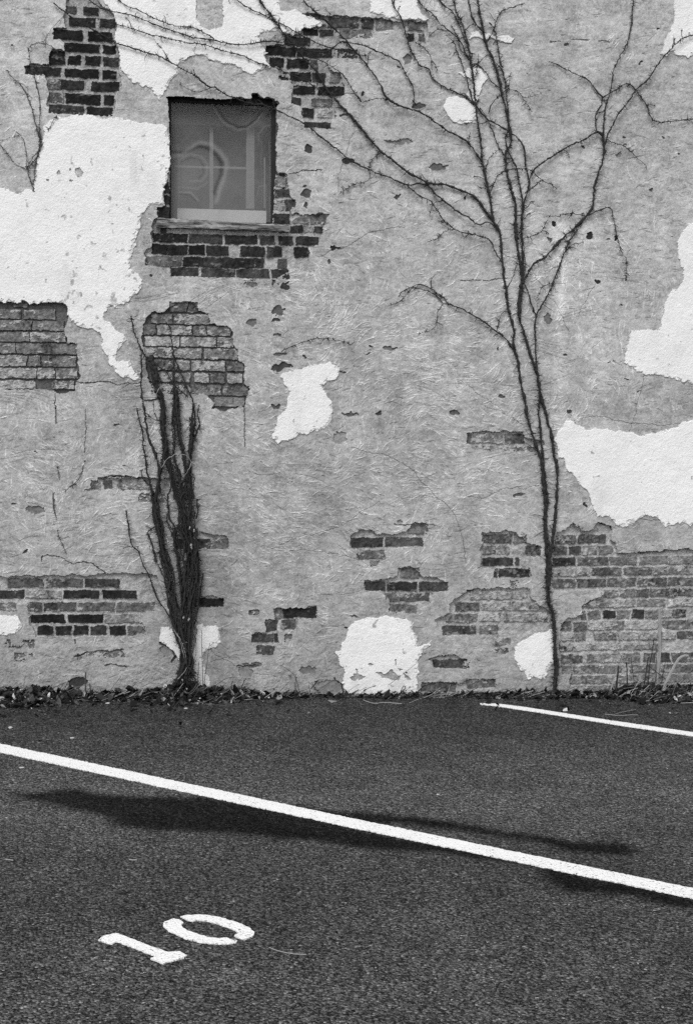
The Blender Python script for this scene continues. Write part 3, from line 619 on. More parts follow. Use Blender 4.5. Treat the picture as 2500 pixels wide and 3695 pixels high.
op = inside(OPENING, (u + 2.5 * n1 + 2 * n3), (v + 2.5 * n2 + 2 * n4))
Q = grid_quads(*X.shape)
lf = lab.ravel(); opf = op.ravel()
fl = lf[Q].max(1); keep = ~(opf[Q].sum(1) >= 2)
Vw = np.stack([X, -ht, Z], -1).reshape(-1, 3); tw = np.clip(tone, .01, .9).ravel()
bld = empty('brick_building', (0, 0, float(gz(0))))
tag(bld, 'old brick building side wall with peeling grey plaster, white patches and one small window', 'building')
def cut(name, sel, m, label=None):
    q = Q[sel & keep]
    if not len(q): return
    used, inv = np.unique(q, return_inverse=True)
    o = link(name, np_mesh(name, Vw[used], inv.reshape(-1, 4), tw[used]), m, bld)
    local(o)
    if label: o['label'] = label
    return o
fb_ = bid.ravel()[Q].max(1)
for bi_ in range(len(BRICK)): cut('brickwork', (fl == 0) & (fb_ == bi_), M_BRICK)
cut('grey_plaster', fl == 1, M_PLASTER)
WL = ['large white plaster patch left of the window', 'white plaster patch above the window', 'small white plaster patch at the top edge among bricks', 'white plaster patch in the top right corner',
      'thin white plaster strip behind the upper vine stems', 'narrow white plaster chip behind the vine stems', 'oval white plaster patch left of the vine stems', 'white stepped plaster patch at the right edge',
      'big white plaster patch right of the tall vine', 'white plaster patch shaped like a boot in the middle of the wall', 'white arched plaster patch at the foot of the wall', 'white plaster patch left of the tall vine foot',
      'white plaster patch right of the bushy vine foot', 'pale plaster patch left of the bushy vine foot', 'small white plaster patch at the left edge near the ground']
for i in range(len(WHITE)): cut('white_plaster', fl == 2 + i, M_WHITE, WL[i])
# the body of the building behind its face
mb = MB(); xa, xb, za, zb = xs[0], xs[-1], zs[0], zs[-1]
mb.add([(xa, -.01, za), (xb, -.01, za), (xb, -.01, zb), (xa, -.01, zb), (xa, 1.2, za), (xb, 1.2, za), (xb, 1.2, zb), (xa, 1.2, zb)],
       [(0, 4, 5, 1), (1, 5, 6, 2), (2, 6, 7, 3), (3, 7, 4, 0), (4, 7, 6, 5)], .2)
local(mb.build('wall_core', M_BRICK, bld))

# ------------------------------------------------------------------ window
def wp(x, y, d): 
    p = T('W', [x, y])[0]; return on_wall(p[0], p[1], d)
a_ = wp(150, 70, 0); c_ = wp(1030, 1150, 0)
wx0, wx1 = wp(140, 600, 0)[0], wp(1045, 600, 0)[0]; wz1, wz0 = wp(600, 40, 0)[2], wp(600, 1150, 0)[2]
PD = .065                                                        # plastic sheet sits this far behind the wall face
fx0, fx1 = wp(166, 600, PD)[0], wp(1000, 600, PD)[0]; fz1, fz0 = wp(600, 95, PD)[2], wp(600, 1100, PD)[2]
mb = MB()                                                        # outer frame
fw = .03
mb.box(wx0 - .03, fx0 + .006, PD - .012, PD + .10, wz0 - .05, wz1 + .05)
mb.box(fx1 - .012, wx1 + .03, PD - .014, PD + .10, wz0 - .05, wz1 + .05)
mb.box(fx0 + .006, fx1 - .012, PD - .010, PD + .10, fz1 - .022, wz1 + .05)
mb.box(fx0 + .006, fx1 - .012, PD - .008, PD + .10, wz0 - .05, fz0 + .004)
win = mb.build('window', M_FRAME, bld); local(win)
win['label'] = 'small square window covered with a hazy sheet over a white sash'
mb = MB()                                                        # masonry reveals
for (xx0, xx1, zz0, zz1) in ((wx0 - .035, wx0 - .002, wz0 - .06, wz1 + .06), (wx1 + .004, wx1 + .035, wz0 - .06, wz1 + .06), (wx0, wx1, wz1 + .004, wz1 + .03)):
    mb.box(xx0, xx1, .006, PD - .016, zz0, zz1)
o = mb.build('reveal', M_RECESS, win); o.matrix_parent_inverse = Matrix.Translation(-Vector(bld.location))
def under(o): o.matrix_parent_inverse = Matrix.Translation(-Vector(bld.location)); return o
SD = .115
mb = MB()
def wbox(x0, y0, x1, y1, d0, d1):
    p, q = wp(x0, y0, d0), wp(x1, y1, d0); mb.box(min(p[0], q[0]), max(p[0], q[0]), d0, d1, min(p[2], q[2]), max(p[2], q[2]))
wbox(226, 1010, 945, 1130, SD, SD + .035)
under(mb.build('sash', M_SASH, win)); mb = MB(); wbox(785, 345, 848, 1012, SD + .004, SD + .035); under(mb.build('stile', M_MUNTIN, win)); mb = MB()
wbox(928, 600, 936, 1010, SD, SD + .02)
under(mb.build('stile', M_MUNTIN, win))
mb = MB(); wbox(150, 60, 1010, 362, SD - .03, SD - .015); under(mb.build('dark_upper_panel', M_ROOM, win))  # added dark panel: keeps the upper window dark and hides the bar ends
mb = MB(); wbox(488, 350, 516, 1012, SD + .005, SD + .03); under(mb.build('muntin', M_MUNTIN, win))
mb = MB(); wbox(205, 662, 488, 688, SD + .007, SD + .03); wbox(516, 668, 785, 694, SD + .007, SD + .03); under(mb.build('muntin', M_MUNTIN, win))
mb = MB()
mb.add([(wx0 - .1, .2, wz0 - .1), (wx1 + .1, .2, wz0 - .1), (wx1 + .1, .2, wz1 + .1), (wx0 - .1, .2, wz1 + .1), (wx0 - .1, .9, wz0 - .1), (wx1 + .1, .9, wz0 - .1), (wx1 + .1, .9, wz1 + .1), (wx0 - .1, .9, wz1 + .1)],
       [(0, 1, 5, 4), (1, 2, 6, 5), (2, 3, 7, 6), (3, 0, 4, 7), (4, 5, 6, 7)])
under(mb.build('dark_interior', M_ROOM, win))
# hazy sheet with swirls of old adhesive
px_ = np.arange(fx0 - .01, fx1 + .01, .0025); pz_ = np.arange(fz0 - .01, fz1 + .01, .0025)
PX, PZ = np.meshgrid(px_, pz_)
pu, pv = project(PX, 0 * PX + PD, PZ)
pu = (pu - 540) / (700 / 1572); pv = (pv - 320) / (700 / 1572)
pu2 = pu + 10 * fbm(PX, PZ, .08, 3, 101); pv2 = pv + 10 * fbm(PX, PZ, .08, 3, 103)
hz = .26 + .15 * np.clip((pv - 480) / 320, 0, 1) + .05 * fbm(PX, PZ, .2, 3, 105) + .03 * fbm(PX, PZ, .03, 3, 107)
hz += .10 * np.exp(-((pu - 300) / 160) ** 2 - ((pv - 720) / 200) ** 2)
hz -= .16 * np.clip((300 - pv) / 260, 0, 1) + .08 * np.clip((pu - 860) / 100, 0, 1)
def swirl(pts, wd, amp):
    global hz
    P = np.array(pts, float).reshape(-1, 2); dmin = np.full(pu.shape, 1e9)
    for i in range(len(P) - 1):
        a, c = P[i], P[i + 1]; d = c - a
        tt = np.clip(((pu2 - a[0]) * d[0] + (pv2 - a[1]) * d[1]) / (d @ d), 0, 1)
        dmin = np.minimum(dmin, np.hypot(pu2 - a[0] - tt * d[0], pv2 - a[1] - tt * d[1]))
    hz = hz + 1.5 * amp * np.exp(-(dmin / wd) ** 2)
swirl([515,130,540,190,590,260,640,320,720,358,790,345,850,290,900,220,960,160], 9, -.17)
swirl([500,140,520,200,570,280,630,340,720,380,800,362,860,300,915,235], 10, .12)
swirl([170,585,260,575,310,530,360,492,420,470,500,492,570,545,612,610,625,680,600,780,560,880,530,960], 18, .17)
swirl([180,560,260,556,310,540,330,528,400,500,470,512,540,565,585,640,588,730,545,820,515,880], 17, -.15)
swirl([240,620,330,565,420,585,470,650,470,740,420,790,330,790], 9, .09); swirl([260,640,330,600,400,610,440,660,440,730,400,770], 7, -.08)
swirl([240,830,380,850,470,800], 7, .08); swirl([240,870,330,880,390,940], 9, .12); swirl([240,890,320,900,370,950], 7, -.08)
swirl([1000,335,920,360,870,405,880,450,900,470], 8, .10); swirl([865,900,878,830,940,820,940,1100], 5, .09); swirl([905,480,905,1080], 4, .05); swirl([975,470,975,1080], 6, .07)
swirl([220,500,240,700,236,1000], 10, .05)
me = np_mesh('pane', np.stack([PX, 0 * PX + PD, PZ], -1).reshape(-1, 3), grid_quads(*PX.shape), extra={'haze': np.clip(hz, .05, .9).ravel()})
m = bpy.data.materials.new('hazy_plastic_sheet'); m.use_nodes = True; n = m.node_tree; n.nodes.clear()
at = nd(n, 'ShaderNodeAttribute', attribute_name='haze')
df = nd(n, 'ShaderNodeBsdfDiffuse'); df.inputs[0].default_value = (.30, .30, .30, 1)
tr = nd(n, 'ShaderNodeBsdfTransparent'); tr.inputs[0].default_value = (.92, .92, .92, 1)
gl = nd(n, 'ShaderNodeBsdfGlossy'); gl.inputs['Roughness'].default_value = .25; gl.inputs[0].default_value = (.5, .5, .5, 1)
mx = nd(n, 'ShaderNodeMixShader'); n.links.new(at.outputs['Fac'], mx.inputs[0]); n.links.new(tr.outputs[0], mx.inputs[1]); n.links.new(df.outputs[0], mx.inputs[2])
m2 = nd(n, 'ShaderNodeMixShader'); m2.inputs[0].default_value = .04; n.links.new(mx.outputs[0], m2.inputs[1]); n.links.new(gl.outputs[0], m2.inputs[2])
oo = nd(n, 'ShaderNodeOutputMaterial'); n.links.new(m2.outputs[0], oo.inputs[0])
under(link('pane', me, m, win))
# weathered timber sill, a slightly bowed plank
mb = MB(); k = 40
tl, tr_, bl_, br_ = wp(62, 1092, -.035), wp(1128, 1150, -.035), wp(58, 1160, -.045), wp(1135, 1196, -.045)
for i in range(k):
    pass
rows = []
for i in range(k + 1):
    f = i / k; j = random.gauss(0, .0012)
    tp = tl + (tr_ - tl) * f; bp = bl_ + (br_ - bl_) * f
    rows.append([(tp[0], .08, tp[2] + .018), (tp[0], -.022, tp[2] + .004 + 2 * j), (tp[0], -.029 + j, tp[2] - .004 + j), (bp[0], -.027 + random.gauss(0, .0025), (tp[2] + bp[2]) / 2), (bp[0], -.024 + random.gauss(0, .002), bp[2] + random.gauss(0, .0015)), (bp[0], .08, bp[2])])
vs = [p for r_ in rows for p in r_]; fs = []
for i in range(k):
    for q in range(6): fs.append((i * 6 + q, i * 6 + (q + 1) % 6, (i + 1) * 6 + (q + 1) % 6, (i + 1) * 6 + q))
fs += [tuple(range(5, -1, -1)), tuple(k * 6 + q for q in range(6))]
mb.add(vs, fs); under(mb.build('sill', M_SILL, win))

# ------------------------------------------------------------------ vines
def smooth_px(P, step=9, jit=1.2):
    P = np.asarray(P, float)
    if len(P) < 2: return P
    E = np.concatenate([[2 * P[0] - P[1]], P, [2 * P[-1] - P[-2]]]); o = []
    for i in range(1, len(E) - 2):
        p0, p1, p2, p3 = E[i - 1:i + 3]; k = max(1, int(np.hypot(*(p2 - p1)) / step))
        for j in range(k):
            t = j / k
            o.append(.5 * (2 * p1 + (p2 - p0) * t + (2 * p0 - 5 * p1 + 4 * p2 - p3) * t * t + (3 * p1 - p0 - 3 * p2 + p3) * t ** 3))
    o.append(P[-1]); o = np.array(o)
    o[1:-1] += RNG.normal(0, jit, o[1:-1].shape)
    return o
def strand(mb, P, w0, w1, depth=.026, hair=1.0, n=6, hl=.022, knob=.34):
    """one stem: tapering, knobbly tube with hair-like rootlets; widths in photo pixels"""
    q = smooth_px(P); 
    dd = depth + .006 * np.sin(np.linspace(0, 9, len(q)) + RNG.uniform(0, 6))
    W3 = np.array([on_wall(a, b, -d) for (a, b), d in zip(q, dd)])
    r = np.linspace(w0, w1, len(q)) * .00158 * .5 * (1 + RNG.normal(0, knob, len(q)).clip(-.4, .7))
    mb.tube(W3, r, n)
    for i in range(len(q) - 1):
        seg = W3[i + 1] - W3[i]; L = np.linalg.norm(seg)
        for _ in range(RNG.poisson(hair * L / .011)):
            p = W3[i] + seg * RNG.uniform(); t = seg / (L + 1e-9)
            s = RNG.choice((-1, 1)); nn = np.array([-t[2], 0, t[0]]) * s
            d = nn * RNG.uniform(.4, 1) + t * RNG.normal(.1, .5) + np.array([0, RNG.uniform(-.1, .5), 0])
            d /= np.linalg.norm(d); ln_ = RNG.gamma(2., hl / 2.0)
            e = p + d * ln_; hw = RNG.uniform(.0010, .0026); sd_ = np.cross(d, (0, 1, 0)); sd_ /= np.linalg.norm(sd_) + 1e-9
            mid = p + d * ln_ * .55 + sd_ * RNG.normal(0, .15) * ln_
            mb.add([p - sd_ * hw, p + sd_ * hw, p + np.array([0, -hw * 1.6, 0]), mid - sd_ * hw * .7, mid + sd_ * hw * .7, mid + np.array([0, -hw, 0]), e],
                   [(0, 1, 4, 3), (1, 2, 5, 4), (2, 0, 3, 5), (3, 4, 6), (4, 5, 6), (5, 3, 6)])
            if RNG.uniform() < .3:                               # little knots of dried holdfasts
                for _k in range(5):
                    dd_ = RNG.normal(0, 1, 3); dd_ /= np.linalg.norm(dd_); dd_[1] = -abs(dd_[1]) * .3
                    mb.add([p - sd_ * hw * 1.4, p + sd_ * hw * 1.4, p + dd_ * ln_ * .6], [(0, 1, 2)])
def vine(root, name, P, w0, w1, m=M_VINE, **kw):
    mb = MB(); strand(mb, P, w0, w1, **kw); o = mb.build(name, m, root); local(o); return o

tall = empty('climbing_vine', on_ground(2000, 2512) + np.array([0, -.03, 0]))
tag(tall, 'tall bare climbing vine spreading its branches up the right half of the wall', 'vine', 'bare vines on the wall')
mb = MB()
for k in range(4):
    j = RNG.normal(0, 3.6, (11, 2)); j[:, 1] = 0
    strand(mb, T('I', [648,1585,650,1500,657,1400,650,1300,645,1200,641,1100,630,1030,611,980,602,900,600,850,600,800]) + j * np.linspace(1.1, .5, 11)[:, None], 9, 6, depth=.028 + .004 * k, hair=1.7, hl=.020)
local(mb.build('trunk', M_VINE, tall))
STEMS = [  # name, trace, widths
 ('stem', T('I', [600,850,600,780,595,700,585,500,580,380,585,300,570,150,555,0], 'F', [545,1560,520,1480,480,1360,460,1280,455,1220,435,1130,415,1040,405,940,380,860,370,800,375,720,355,640,335,560,325,480,310,380,300,280,292,180,285,80,262,20], 'C', [270,1540,240,1480]), 13, 9),
 ('stem', T('I', [606,860,620,760,615,680,622,640,640,500,655,350,665,150,655,20], 'F', [640,1560,630,1440,600,1330,585,1260,555,1170,540,1080,520,980,485,890,460,800,430,700,410,640,408,560,420,450,430,380,418,300,405,200,392,100,385,0], 'C', [385,1560,388,1400,375,1320,345,1220,325,1120,320,1030,350,960,355,900,335,800,320,720,298,640,285,560,262,480,235,390,195,310,175,230,155,120,138,20,130,-60]), 14, 8),
 ('stem', T('I', [600,840,608,700,612,620,590,480,600,300,590,200,575,50], 'F', [570,1560,560,1480,550,1380,540,1280,545,1180,540,1080,530,1010,525,960,520,850,515,740,522,630,560,560,610,470,650,370,690,270,715,200,740,140,800,50]), 10, 6),
 ('stem', T('F', [412,640,418,540,432,430,438,330,432,220,428,100,425,0], 'C', [425,1560,432,1400,425,1310,410,1220,395,1130,365,1060,335,1000,320,920,338,860,340,760,325,620,318,560,300,470,280,390,265,280,240,190,210,150]), 10, 4),
 ('stem', T('C', [240,1480,235,1450,215,1330,190,1200,165,1080,155,950,135,830,120,700,110,560,95,450,75,330,45,200,0,90,-25,20,-40,-60]), 9, 5),
 ('branch', T('F', [436,410,470,340,520,270,580,240,620,200,700,110,760,60,835,0], 'C', [790,1510,860,1440,900,1370,910,1270,930,1180,960,1100,975,1000,968,900]), 9, 8),
 ('branch', T('C', [975,1000,995,910,1030,850,1070,760,1130,690,1190,600,1270,530,1330,440,1370,380,1430,320,1500,255,1580,230]), 7, 4),
 ('branch', T('F', [522,630,490,540,465,460,450,420]), 5, 4),
 ('branch', T('C', [436,1420,450,1320,475,1250,470,1180,455,1110,450,1040,430,960,350,880,210,800,125,710,60,655,0,620], 'B', [1480,580,1410,530,1380,460,1330,440,1290,390,1240,270,1200,130,1145,30,1130,-50]), 7, 4),
 ('branch', T('C', [470,1220,500,1150,550,1100,620,1050,700,1000,760,965,850,930,930,880,965,905]), 6, 8),
 ('branch', T('C', [930,880,920,800,925,760,960,700,970,650,1040,610,1110,565,1160,568,1210,630,1260,700,1280,760,1300,800,1370,818,1460,805,1580,792]), 6, 3.5),
 ('branch', T('C', [970,650,940,620,900,570,850,520,760,480,680,440,610,410]), 5, 3),
 ('branch', T('C', [968,900,975,800,985,720,1010,640,1030,540,1040,470,1090,370,1130,290,1155,180,1165,100,1172,20,1175,-50]), 6, 4),
 ('branch', T('C', [860,1440,940,1405,1015,1385,1040,1460,1058,1560], 'F', [1060,90,1090,190,1125,270,1120,380]), 5, 2),
 ('branch', T('C', [850,1440,740,1425,650,1445,600,1440]), 3.5, 2),
 ('branch', T('C', [995,930,1060,960,1130,990,1190,1050,1255,1105,1260,1130]), 3.5, 1.8),
 ('branch', T('C', [205,760,230,690,280,640,330,600,400,610,440,650,500,640,560,625]), 4, 2), ('branch', T('C', [430,645,460,690,495,745]), 2.5, 1.6),
 ('branch', T('C', [320,1140,270,1170,240,1230,215,1290]), 4, 3), ('branch', T('C', [320,1135,400,1130,480,1135,560,1200,620,1230,665,1265]), 4, 2),
 ('branch', T('C', [450,1290,475,1270,540,1220,570,1200]), 6, 3), ('branch', T('C', [320,530,355,500]), 3.5, 2),
 ('branch', T('C', [185,290,235,210,280,90,330,60,400,38,450,20]), 5, 3.5), ('branch', T('C', [170,210,120,160,90,90,75,30,70,-50]), 7, 5),
 ('branch', T('C', [315,1040,270,970,235,880,205,800,150,720]), 4.5, 3),
 ('branch', T('C', [240,1480,180,1400,130,1330,60,1285,0,1260], 'B', [1480,1230,1390,1225,1290,1175,1200,1120,1130,1060,1060,1010,980,920,910,830,840,750,760,670,690,580,640,490,560,400,480,300,420,230,370,160,320,90,270,30,235,-40]), 10, 6.5),
 ('branch', T('C', [235,1500,200,1480,145,1500,70,1450,0,1410], 'B', [1520,1370,1430,1300,1380,1240,1310,1225,1240,1235,1130,1190,1000,1140,900,1090,850,1060,760,990,660,910,560,830,440,770,360,730,270,700,190,690,80,650,0,615], 'A', [1430,580,1390,575,1300,500,1200,450,1130,410,1050,370,960,345,850,310,770,285,700,240,600,185,530,150,460,100,410,60,360,20]), 6, 5),
 ('branch', T('F', [298,275,255,210,220,130,180,105,80,80,0,60], 'E', [1530,35,1500,0], 'B', [1510,1510,1450,1430,1400,1350,1310,1300,1240,1245]), 6, 4),
 ('branch', T('C', [165,1080,120,1020,70,950,0,905], 'B', [1500,870,1420,810,1330,750,1200,710,1110,660,1060,570,1010,490,930,390,860,310,790,230,720,160,640,90,570,30,530,-40]), 8, 5.5),
 ('branch', T('B', [1283,690,1275,590,1230,500,1180,410,1100,370,1030,340,950,305,850,285,790,280,740,320,690,345,620,345,560,330,480,295,300,275,180,295,60,295,0,280], 'A', [1450,270,1290,250,1150,205,1000,150,870,100,750,75,670,50,560,-30]), 5, 4.5),
 ('branch', T('A', [1430,260,1360,215,1290,185,1200,175,1100,150,1010,110,930,70,840,35,760,-30]), 4, 3.5),
 ('branch', T('B', [740,660,640,590,560,540,420,480,340,445,250,420,130,370,0,335], 'A', [1450,325,1350,295,1250,285,1120,255,1000,230,880,190,780,160,640,120]), 4.5, 3.5),
 ('branch', T('B', [930,680,880,610,850,560,800,490,740,450,640,395,560,380]), 4.5, 2.5), ('branch', T('B', [1110,660,1030,660,930,680,905,640]), 3, 3),
 ('branch', T('B', [980,380,900,360,700,310,600,270,520,230,440,180,360,140,240,80,150,35,60,-40]), 3, 4),
 ('branch', T('C', [95,420,20,330], 'B', [1572,260,1520,210,1450,150,1400,90,1330,30,1290,-40]), 5, 4.5),
 ('branch', T('C', [60,290,20,190], 'B', [1572,150,1540,75,1475,30,1430,-40]), 5, 4.5), ('branch', T('B', [1290,280,1350,320,1400,400,1440,470]), 3.5, 2.5),
 ('branch', T('C', [115,700,90,640,60,520,30,430,0,350,-30,270]), 4.5, 4), ('branch', T('C', [80,400,40,320,0,240,-40,170]), 4.5, 4),
 ('branch', T('C', [80,430,130,430,190,490,240,560,290,590]), 4.5, 3.5), ('branch', T('C', [105,560,125,480,140,360]), 3.5, 2), ('branch', T('C', [45,210,80,170,120,165]), 3, 3),
 ('branch', T('F', [375,860,320,780,260,730,180,670,100,620,30,580,0,570], 'E', [1510,545,1470,500,1400,450,1320,418,1260,440,1200,470,1180,500]), 6.5, 3),
 ('branch', T('E', [1510,548,1475,545,1440,500,1390,470,1330,450,1270,445,1230,490,1190,530,1110,560]), 4, 2), ('branch', T('E', [1475,550,1440,600,1430,690,1390,725,1310,745]), 3, 1.6),
 ('branch', T('E', [1530,40,1470,80,1420,120,1370,135]), 3, 1.6), ('branch', T('B', [1060,1020,1010,1060,985,1120,985,1200,900,1225,830,1260,780,1300]), 3, 1.6),
 ('branch', T('F', [435,110,500,95,560,60,590,0], 'C', [600,1470]), 3, 2), ('branch', T('F', [440,130,450,240,452,330]), 2.5, 2), ('branch', T('F', [395,270,370,360,340,430,320,480]), 3, 3),
 ('branch', T('F', [615,410,560,440,540,480,530,560]), 3, 2), ('branch', T('F', [370,850,378,820,388,880,390,900]), 3, 3),
 ('branch', T('E', [400,870,430,848,500,820,610,785,680,776,790,795,870,822]), 3, 1.6),
]
n_tw = 0
for nm, P, w0, w1 in STEMS:
    big = w0 > 8
    br_ = vine(tall, nm, P, w0 * .86, w1 * .86, depth=.024 + RNG.uniform(0, .014), hair=2.0 if big else 1.3, hl=.019 if big else .014, n=6 if big else 5)
    q_ = smooth_px(P, 30, 0)
    for i_ in range(2, len(q_) - 1):                               # short crooked side twigs
        if RNG.uniform() < .19 and w0 < 12 and n_tw < 99:
            n_tw += 1
            dr = q_[i_] - q_[i_ - 1]; an = math.atan2(dr[1], dr[0]) + RNG.choice((-1, 1)) * RNG.uniform(.4, 1.2); L_ = RNG.gamma(2.2, 17) + 10
            mid_ = q_[i_] + np.array([math.cos(an), math.sin(an)]) * L_ * .5; an += RNG.normal(0, .6)
            mt = MB(); strand(mt, np.array([q_[i_], mid_, mid_ + np.array([math.cos(an), math.sin(an)]) * L_ * .5]), 2.6, 1.4, depth=.024, hair=.8, hl=.010, n=4)
            mt.build('twig', M_VINE, br_)

bush = empty('climbing_vine', on_ground(668, 2512) + np.array([0, -.05, 0]))
tag(bush, 'bushy cut-back vine of many dark upright stems at the left of the wall', 'vine', 'bare vines on the wall')
BST = [
 (T('V', [145,130,165,230,180,320,240,470,265,560,270,650,270,800,265,950,275,1080,300,1240,330,1420,350,1560,400,1700,460,1850,480,2050,480,2250]), 4, 9, 1.5),
 (T('V', [215,1230,250,1400,285,1520,295,1700,320,1850,345,2050,390,2200,400,2324], 'L', [390,100,420,260,470,420]), 4, 8, 1.6),
 (T('V', [560,200,615,270,630,400,645,550,660,700,660,900,680,1050,690,1250,720,1450,740,1600,780,1750,790,1900]), 3, 9, 1.2),
 (T('V', [655,600,700,720,760,860,810,980,880,1130,900,1250,900,1400,880,1600,860,1750,850,1900,860,2100,890,2324]), 4, 8, 1.2),
 (T('V', [385,600,400,760,430,960,500,1100,520,1250,520,1450,550,1650,570,1800,620,2000,650,2150,680,2324]), 16, 14, 2.6),
 (T('V', [400,680,440,800,450,960,490,1060,530,1180,545,1350,545,1550,570,1750,590,1900]), 12, 10, 2.2),
 (T('V', [390,610,430,570,490,555,540,580,570,620]), 2, 1.5, .5),
 (T('V', [240,470,330,640,400,720,450,780,490,880,510,950]), 4, 5, 1.2),
 (T('V', [960,1190,940,1300,965,1430,930,1540,890,1680,870,1780]), 3, 7, 1.5),
 (T('V', [460,720,560,800,610,870,640,940,700,1000,770,1060,830,1110]), 3, 3, .6),
 (T('V', [680,1020,665,1150,650,1300,640,1420]), 9, 6, 2.6), (T('V', [690,1030,720,1300,720,1500,745,1680,780,1780]), 9, 8, 2.4),
 (T('V', [890,1180,870,1400,850,1600,840,1780]), 6, 8, 1.8), (T('V', [790,1530,840,1450,850,1340]), 3, 2, 1),
 (T('V', [345,1310,400,1360,470,1380,430,1320,410,1240,420,1150]), 2.5, 2, .5), (T('V', [265,1980,280,2060,330,2130,380,2170]), 3, 4, 1),
 (T('L', [80,130,110,330,140,500,220,590,260,710,320,820,370,960,430,1110,520,1240,580,1340,640,1440,690,1600,720,1760]), 4, 6, 1.0),
 (T('L', [400,300,350,330,318,380,350,460,380,560,410,700]), 3, 7, 1.8), (T('L', [440,580,500,720,560,880,600,1030,640,1150,680,1300,720,1600]), 5, 6, .9), (T('L', [430,720,490,850,530,950,540,1100,580,1280,620,1400,690,1650]), 4, 5, 1.0),
 (T('L', [50,545,140,530,220,525]), 2, 2, .4),
 (T('L', [860,0,870,120,850,220]), 5, 4, 1.2), (T('L', [930,820,905,950,910,1010,890,1080]), 5, 4, 1.6),
]
for P, w0, w1, hr in BST: vine(bush, 'stem', P, w0, w1, depth=.026 + RNG.uniform(0, .03), hair=hr, hl=.016)
lefty = np.array([0, 200, 300, 450, 700, 900, 1200, 1450, 1650, 1800, 1900.]); leftx = np.array([350, 355, 420, 445, 485, 525, 570, 610, 680, 700, 690.])
righty = np.array([0, 200, 350, 500, 700, 900, 1050, 1300, 1450, 1650, 1850.]); rightx = np.array([800, 815, 845, 885, 895, 900, 880, 845, 808, 790, 785.])
lefty = np.concatenate([[-700, -400], lefty]); leftx = np.concatenate([[430, 400], leftx]); righty = np.concatenate([[-700, -400], righty]); rightx = np.concatenate([[840, 812], rightx])
COLS = [T('V', [395,640,420,800,450,960,505,1100,525,1250,530,1450,550,1650,545,1850,500,2050,455,2250,440,2324], 'L', [390,160,440,380,490,560,550,800]), T('V', [400,700,440,900,490,1060,535,1250,545,1500,565,1700,600,1900,650,2100,700,2324], 'L', [720,170,735,420,760,700,735,1000,720,1250]),
        T('V', [655,700,665,900,675,1050,690,1250,715,1500,745,1650,790,1850,830,2100,850,2324], 'L', [790,180,805,450,830,700,800,1000,770,1200]), T('V', [895,1180,905,1350,890,1500,875,1650,860,1800,850,2000,800,2200,780,2324], 'L', [760,250,850,500,880,750,850,1000,800,1300]), T('V', [640,1000,660,1250,640,1420,650,1600,640,1800,700,2000,760,2324], 'L', [690,160,600,430,640,700,680,1000,700,1250])]
for k in range(21):                                               # upper columns: several hairy stems twisted together
    P = COLS[k % 5].copy(); a_i = RNG.integers(0, max(1, len(P) // 2)); P = P[a_i:]
    P[:, 0] += 3.4 * np.sin(P[:, 1] / 45. + RNG.uniform(0, 6)) + RNG.normal(0, 3.0); P[:, 0] += RNG.normal(0, 1.6, len(P))
    vine(bush, 'stem', P, RNG.uniform(2.5, 4), RNG.uniform(3.5, 6.5), depth=.024 + RNG.uniform(0, .05), hair=RNG.uniform(1.2, 2.6), hl=.014)
for k in range(25):
    f0 = [.03, .09, .16, .44, .66, .71, .76, .82, .93, .98][k % 10] + RNG.normal(0, .022)
    y0_ = RNG.uniform(-450, 150) if k < 28 else RNG.uniform(200, 900)
    ys = np.concatenate([[y0_], np.arange(-400, 2000, 130.)]); ys = ys[(ys >= y0_)]
    ph = RNG.uniform(0, 6)
    fr = np.clip(f0 + .07 * np.sin(ys / 260. + (k % 10) * 1.7) + .05 * np.sin(ys / 95. + ph * 2) + RNG.normal(0, .035, len(ys)), -.06, 1.05)
    wdn = np.clip((1950 - ys) / 700, .35, 1)
    xm_ = (np.interp(ys, lefty, leftx) + np.interp(ys, righty, rightx)) / 2; hw_ = (np.interp(ys, righty, rightx) - np.interp(ys, lefty, leftx)) / 2
    xs_ = xm_ + hw_ * (2 * fr - 1)
    xs_[-1] += RNG.normal(0, 60); xs_[-2] += RNG.normal(0, 25)
    P = T('L', np.stack([xs_, ys], 1).ravel())
    thick = RNG.choice([2.6, 3.5, 4.5, 6.5, 8.5], p=[.25, .3, .25, .13, .07])
    vine(bush, 'stem', P, thick * .8, thick, depth=.026 + RNG.uniform(0, .06), hair=RNG.uniform(.8, 2.2), hl=.011)
for P in (T('V', [430,1090,470,1020,550,960,610,965]), T('V', [510,1950,600,1830,700,1785,800,1800,855,1860,850,1950,780,2050]), T('L', [440,1880,560,1440]) * 0 + T('L', [520,430,560,480]),
          T('L', [640,1480,690,1620,720,1760]), T('L', [600,1440,680,1560,740,1750]), T('L', [650,1990,700,1930,770,1850])):
    vine(bush, 'tendril', P, 2.4, 1.8, M_STALK, depth=.085, hair=.05)
mb = MB()                                                         # swollen root crown
for k in range(26):
    a = RNG.uniform(-1, 1)
    P = T('L', [742 + RNG.normal(0, 18), 1760, 742 + a * 45, 1860, 742 + a * 95, 1950, 742 + a * 150 + RNG.normal(0, 25), 2060])
    strand(mb, P, RNG.uniform(5, 9), 3, depth=.03 + RNG.uniform(0, .05), hair=1.6, hl=.018)
local(mb.build('root_crown', M_VINE, bush))
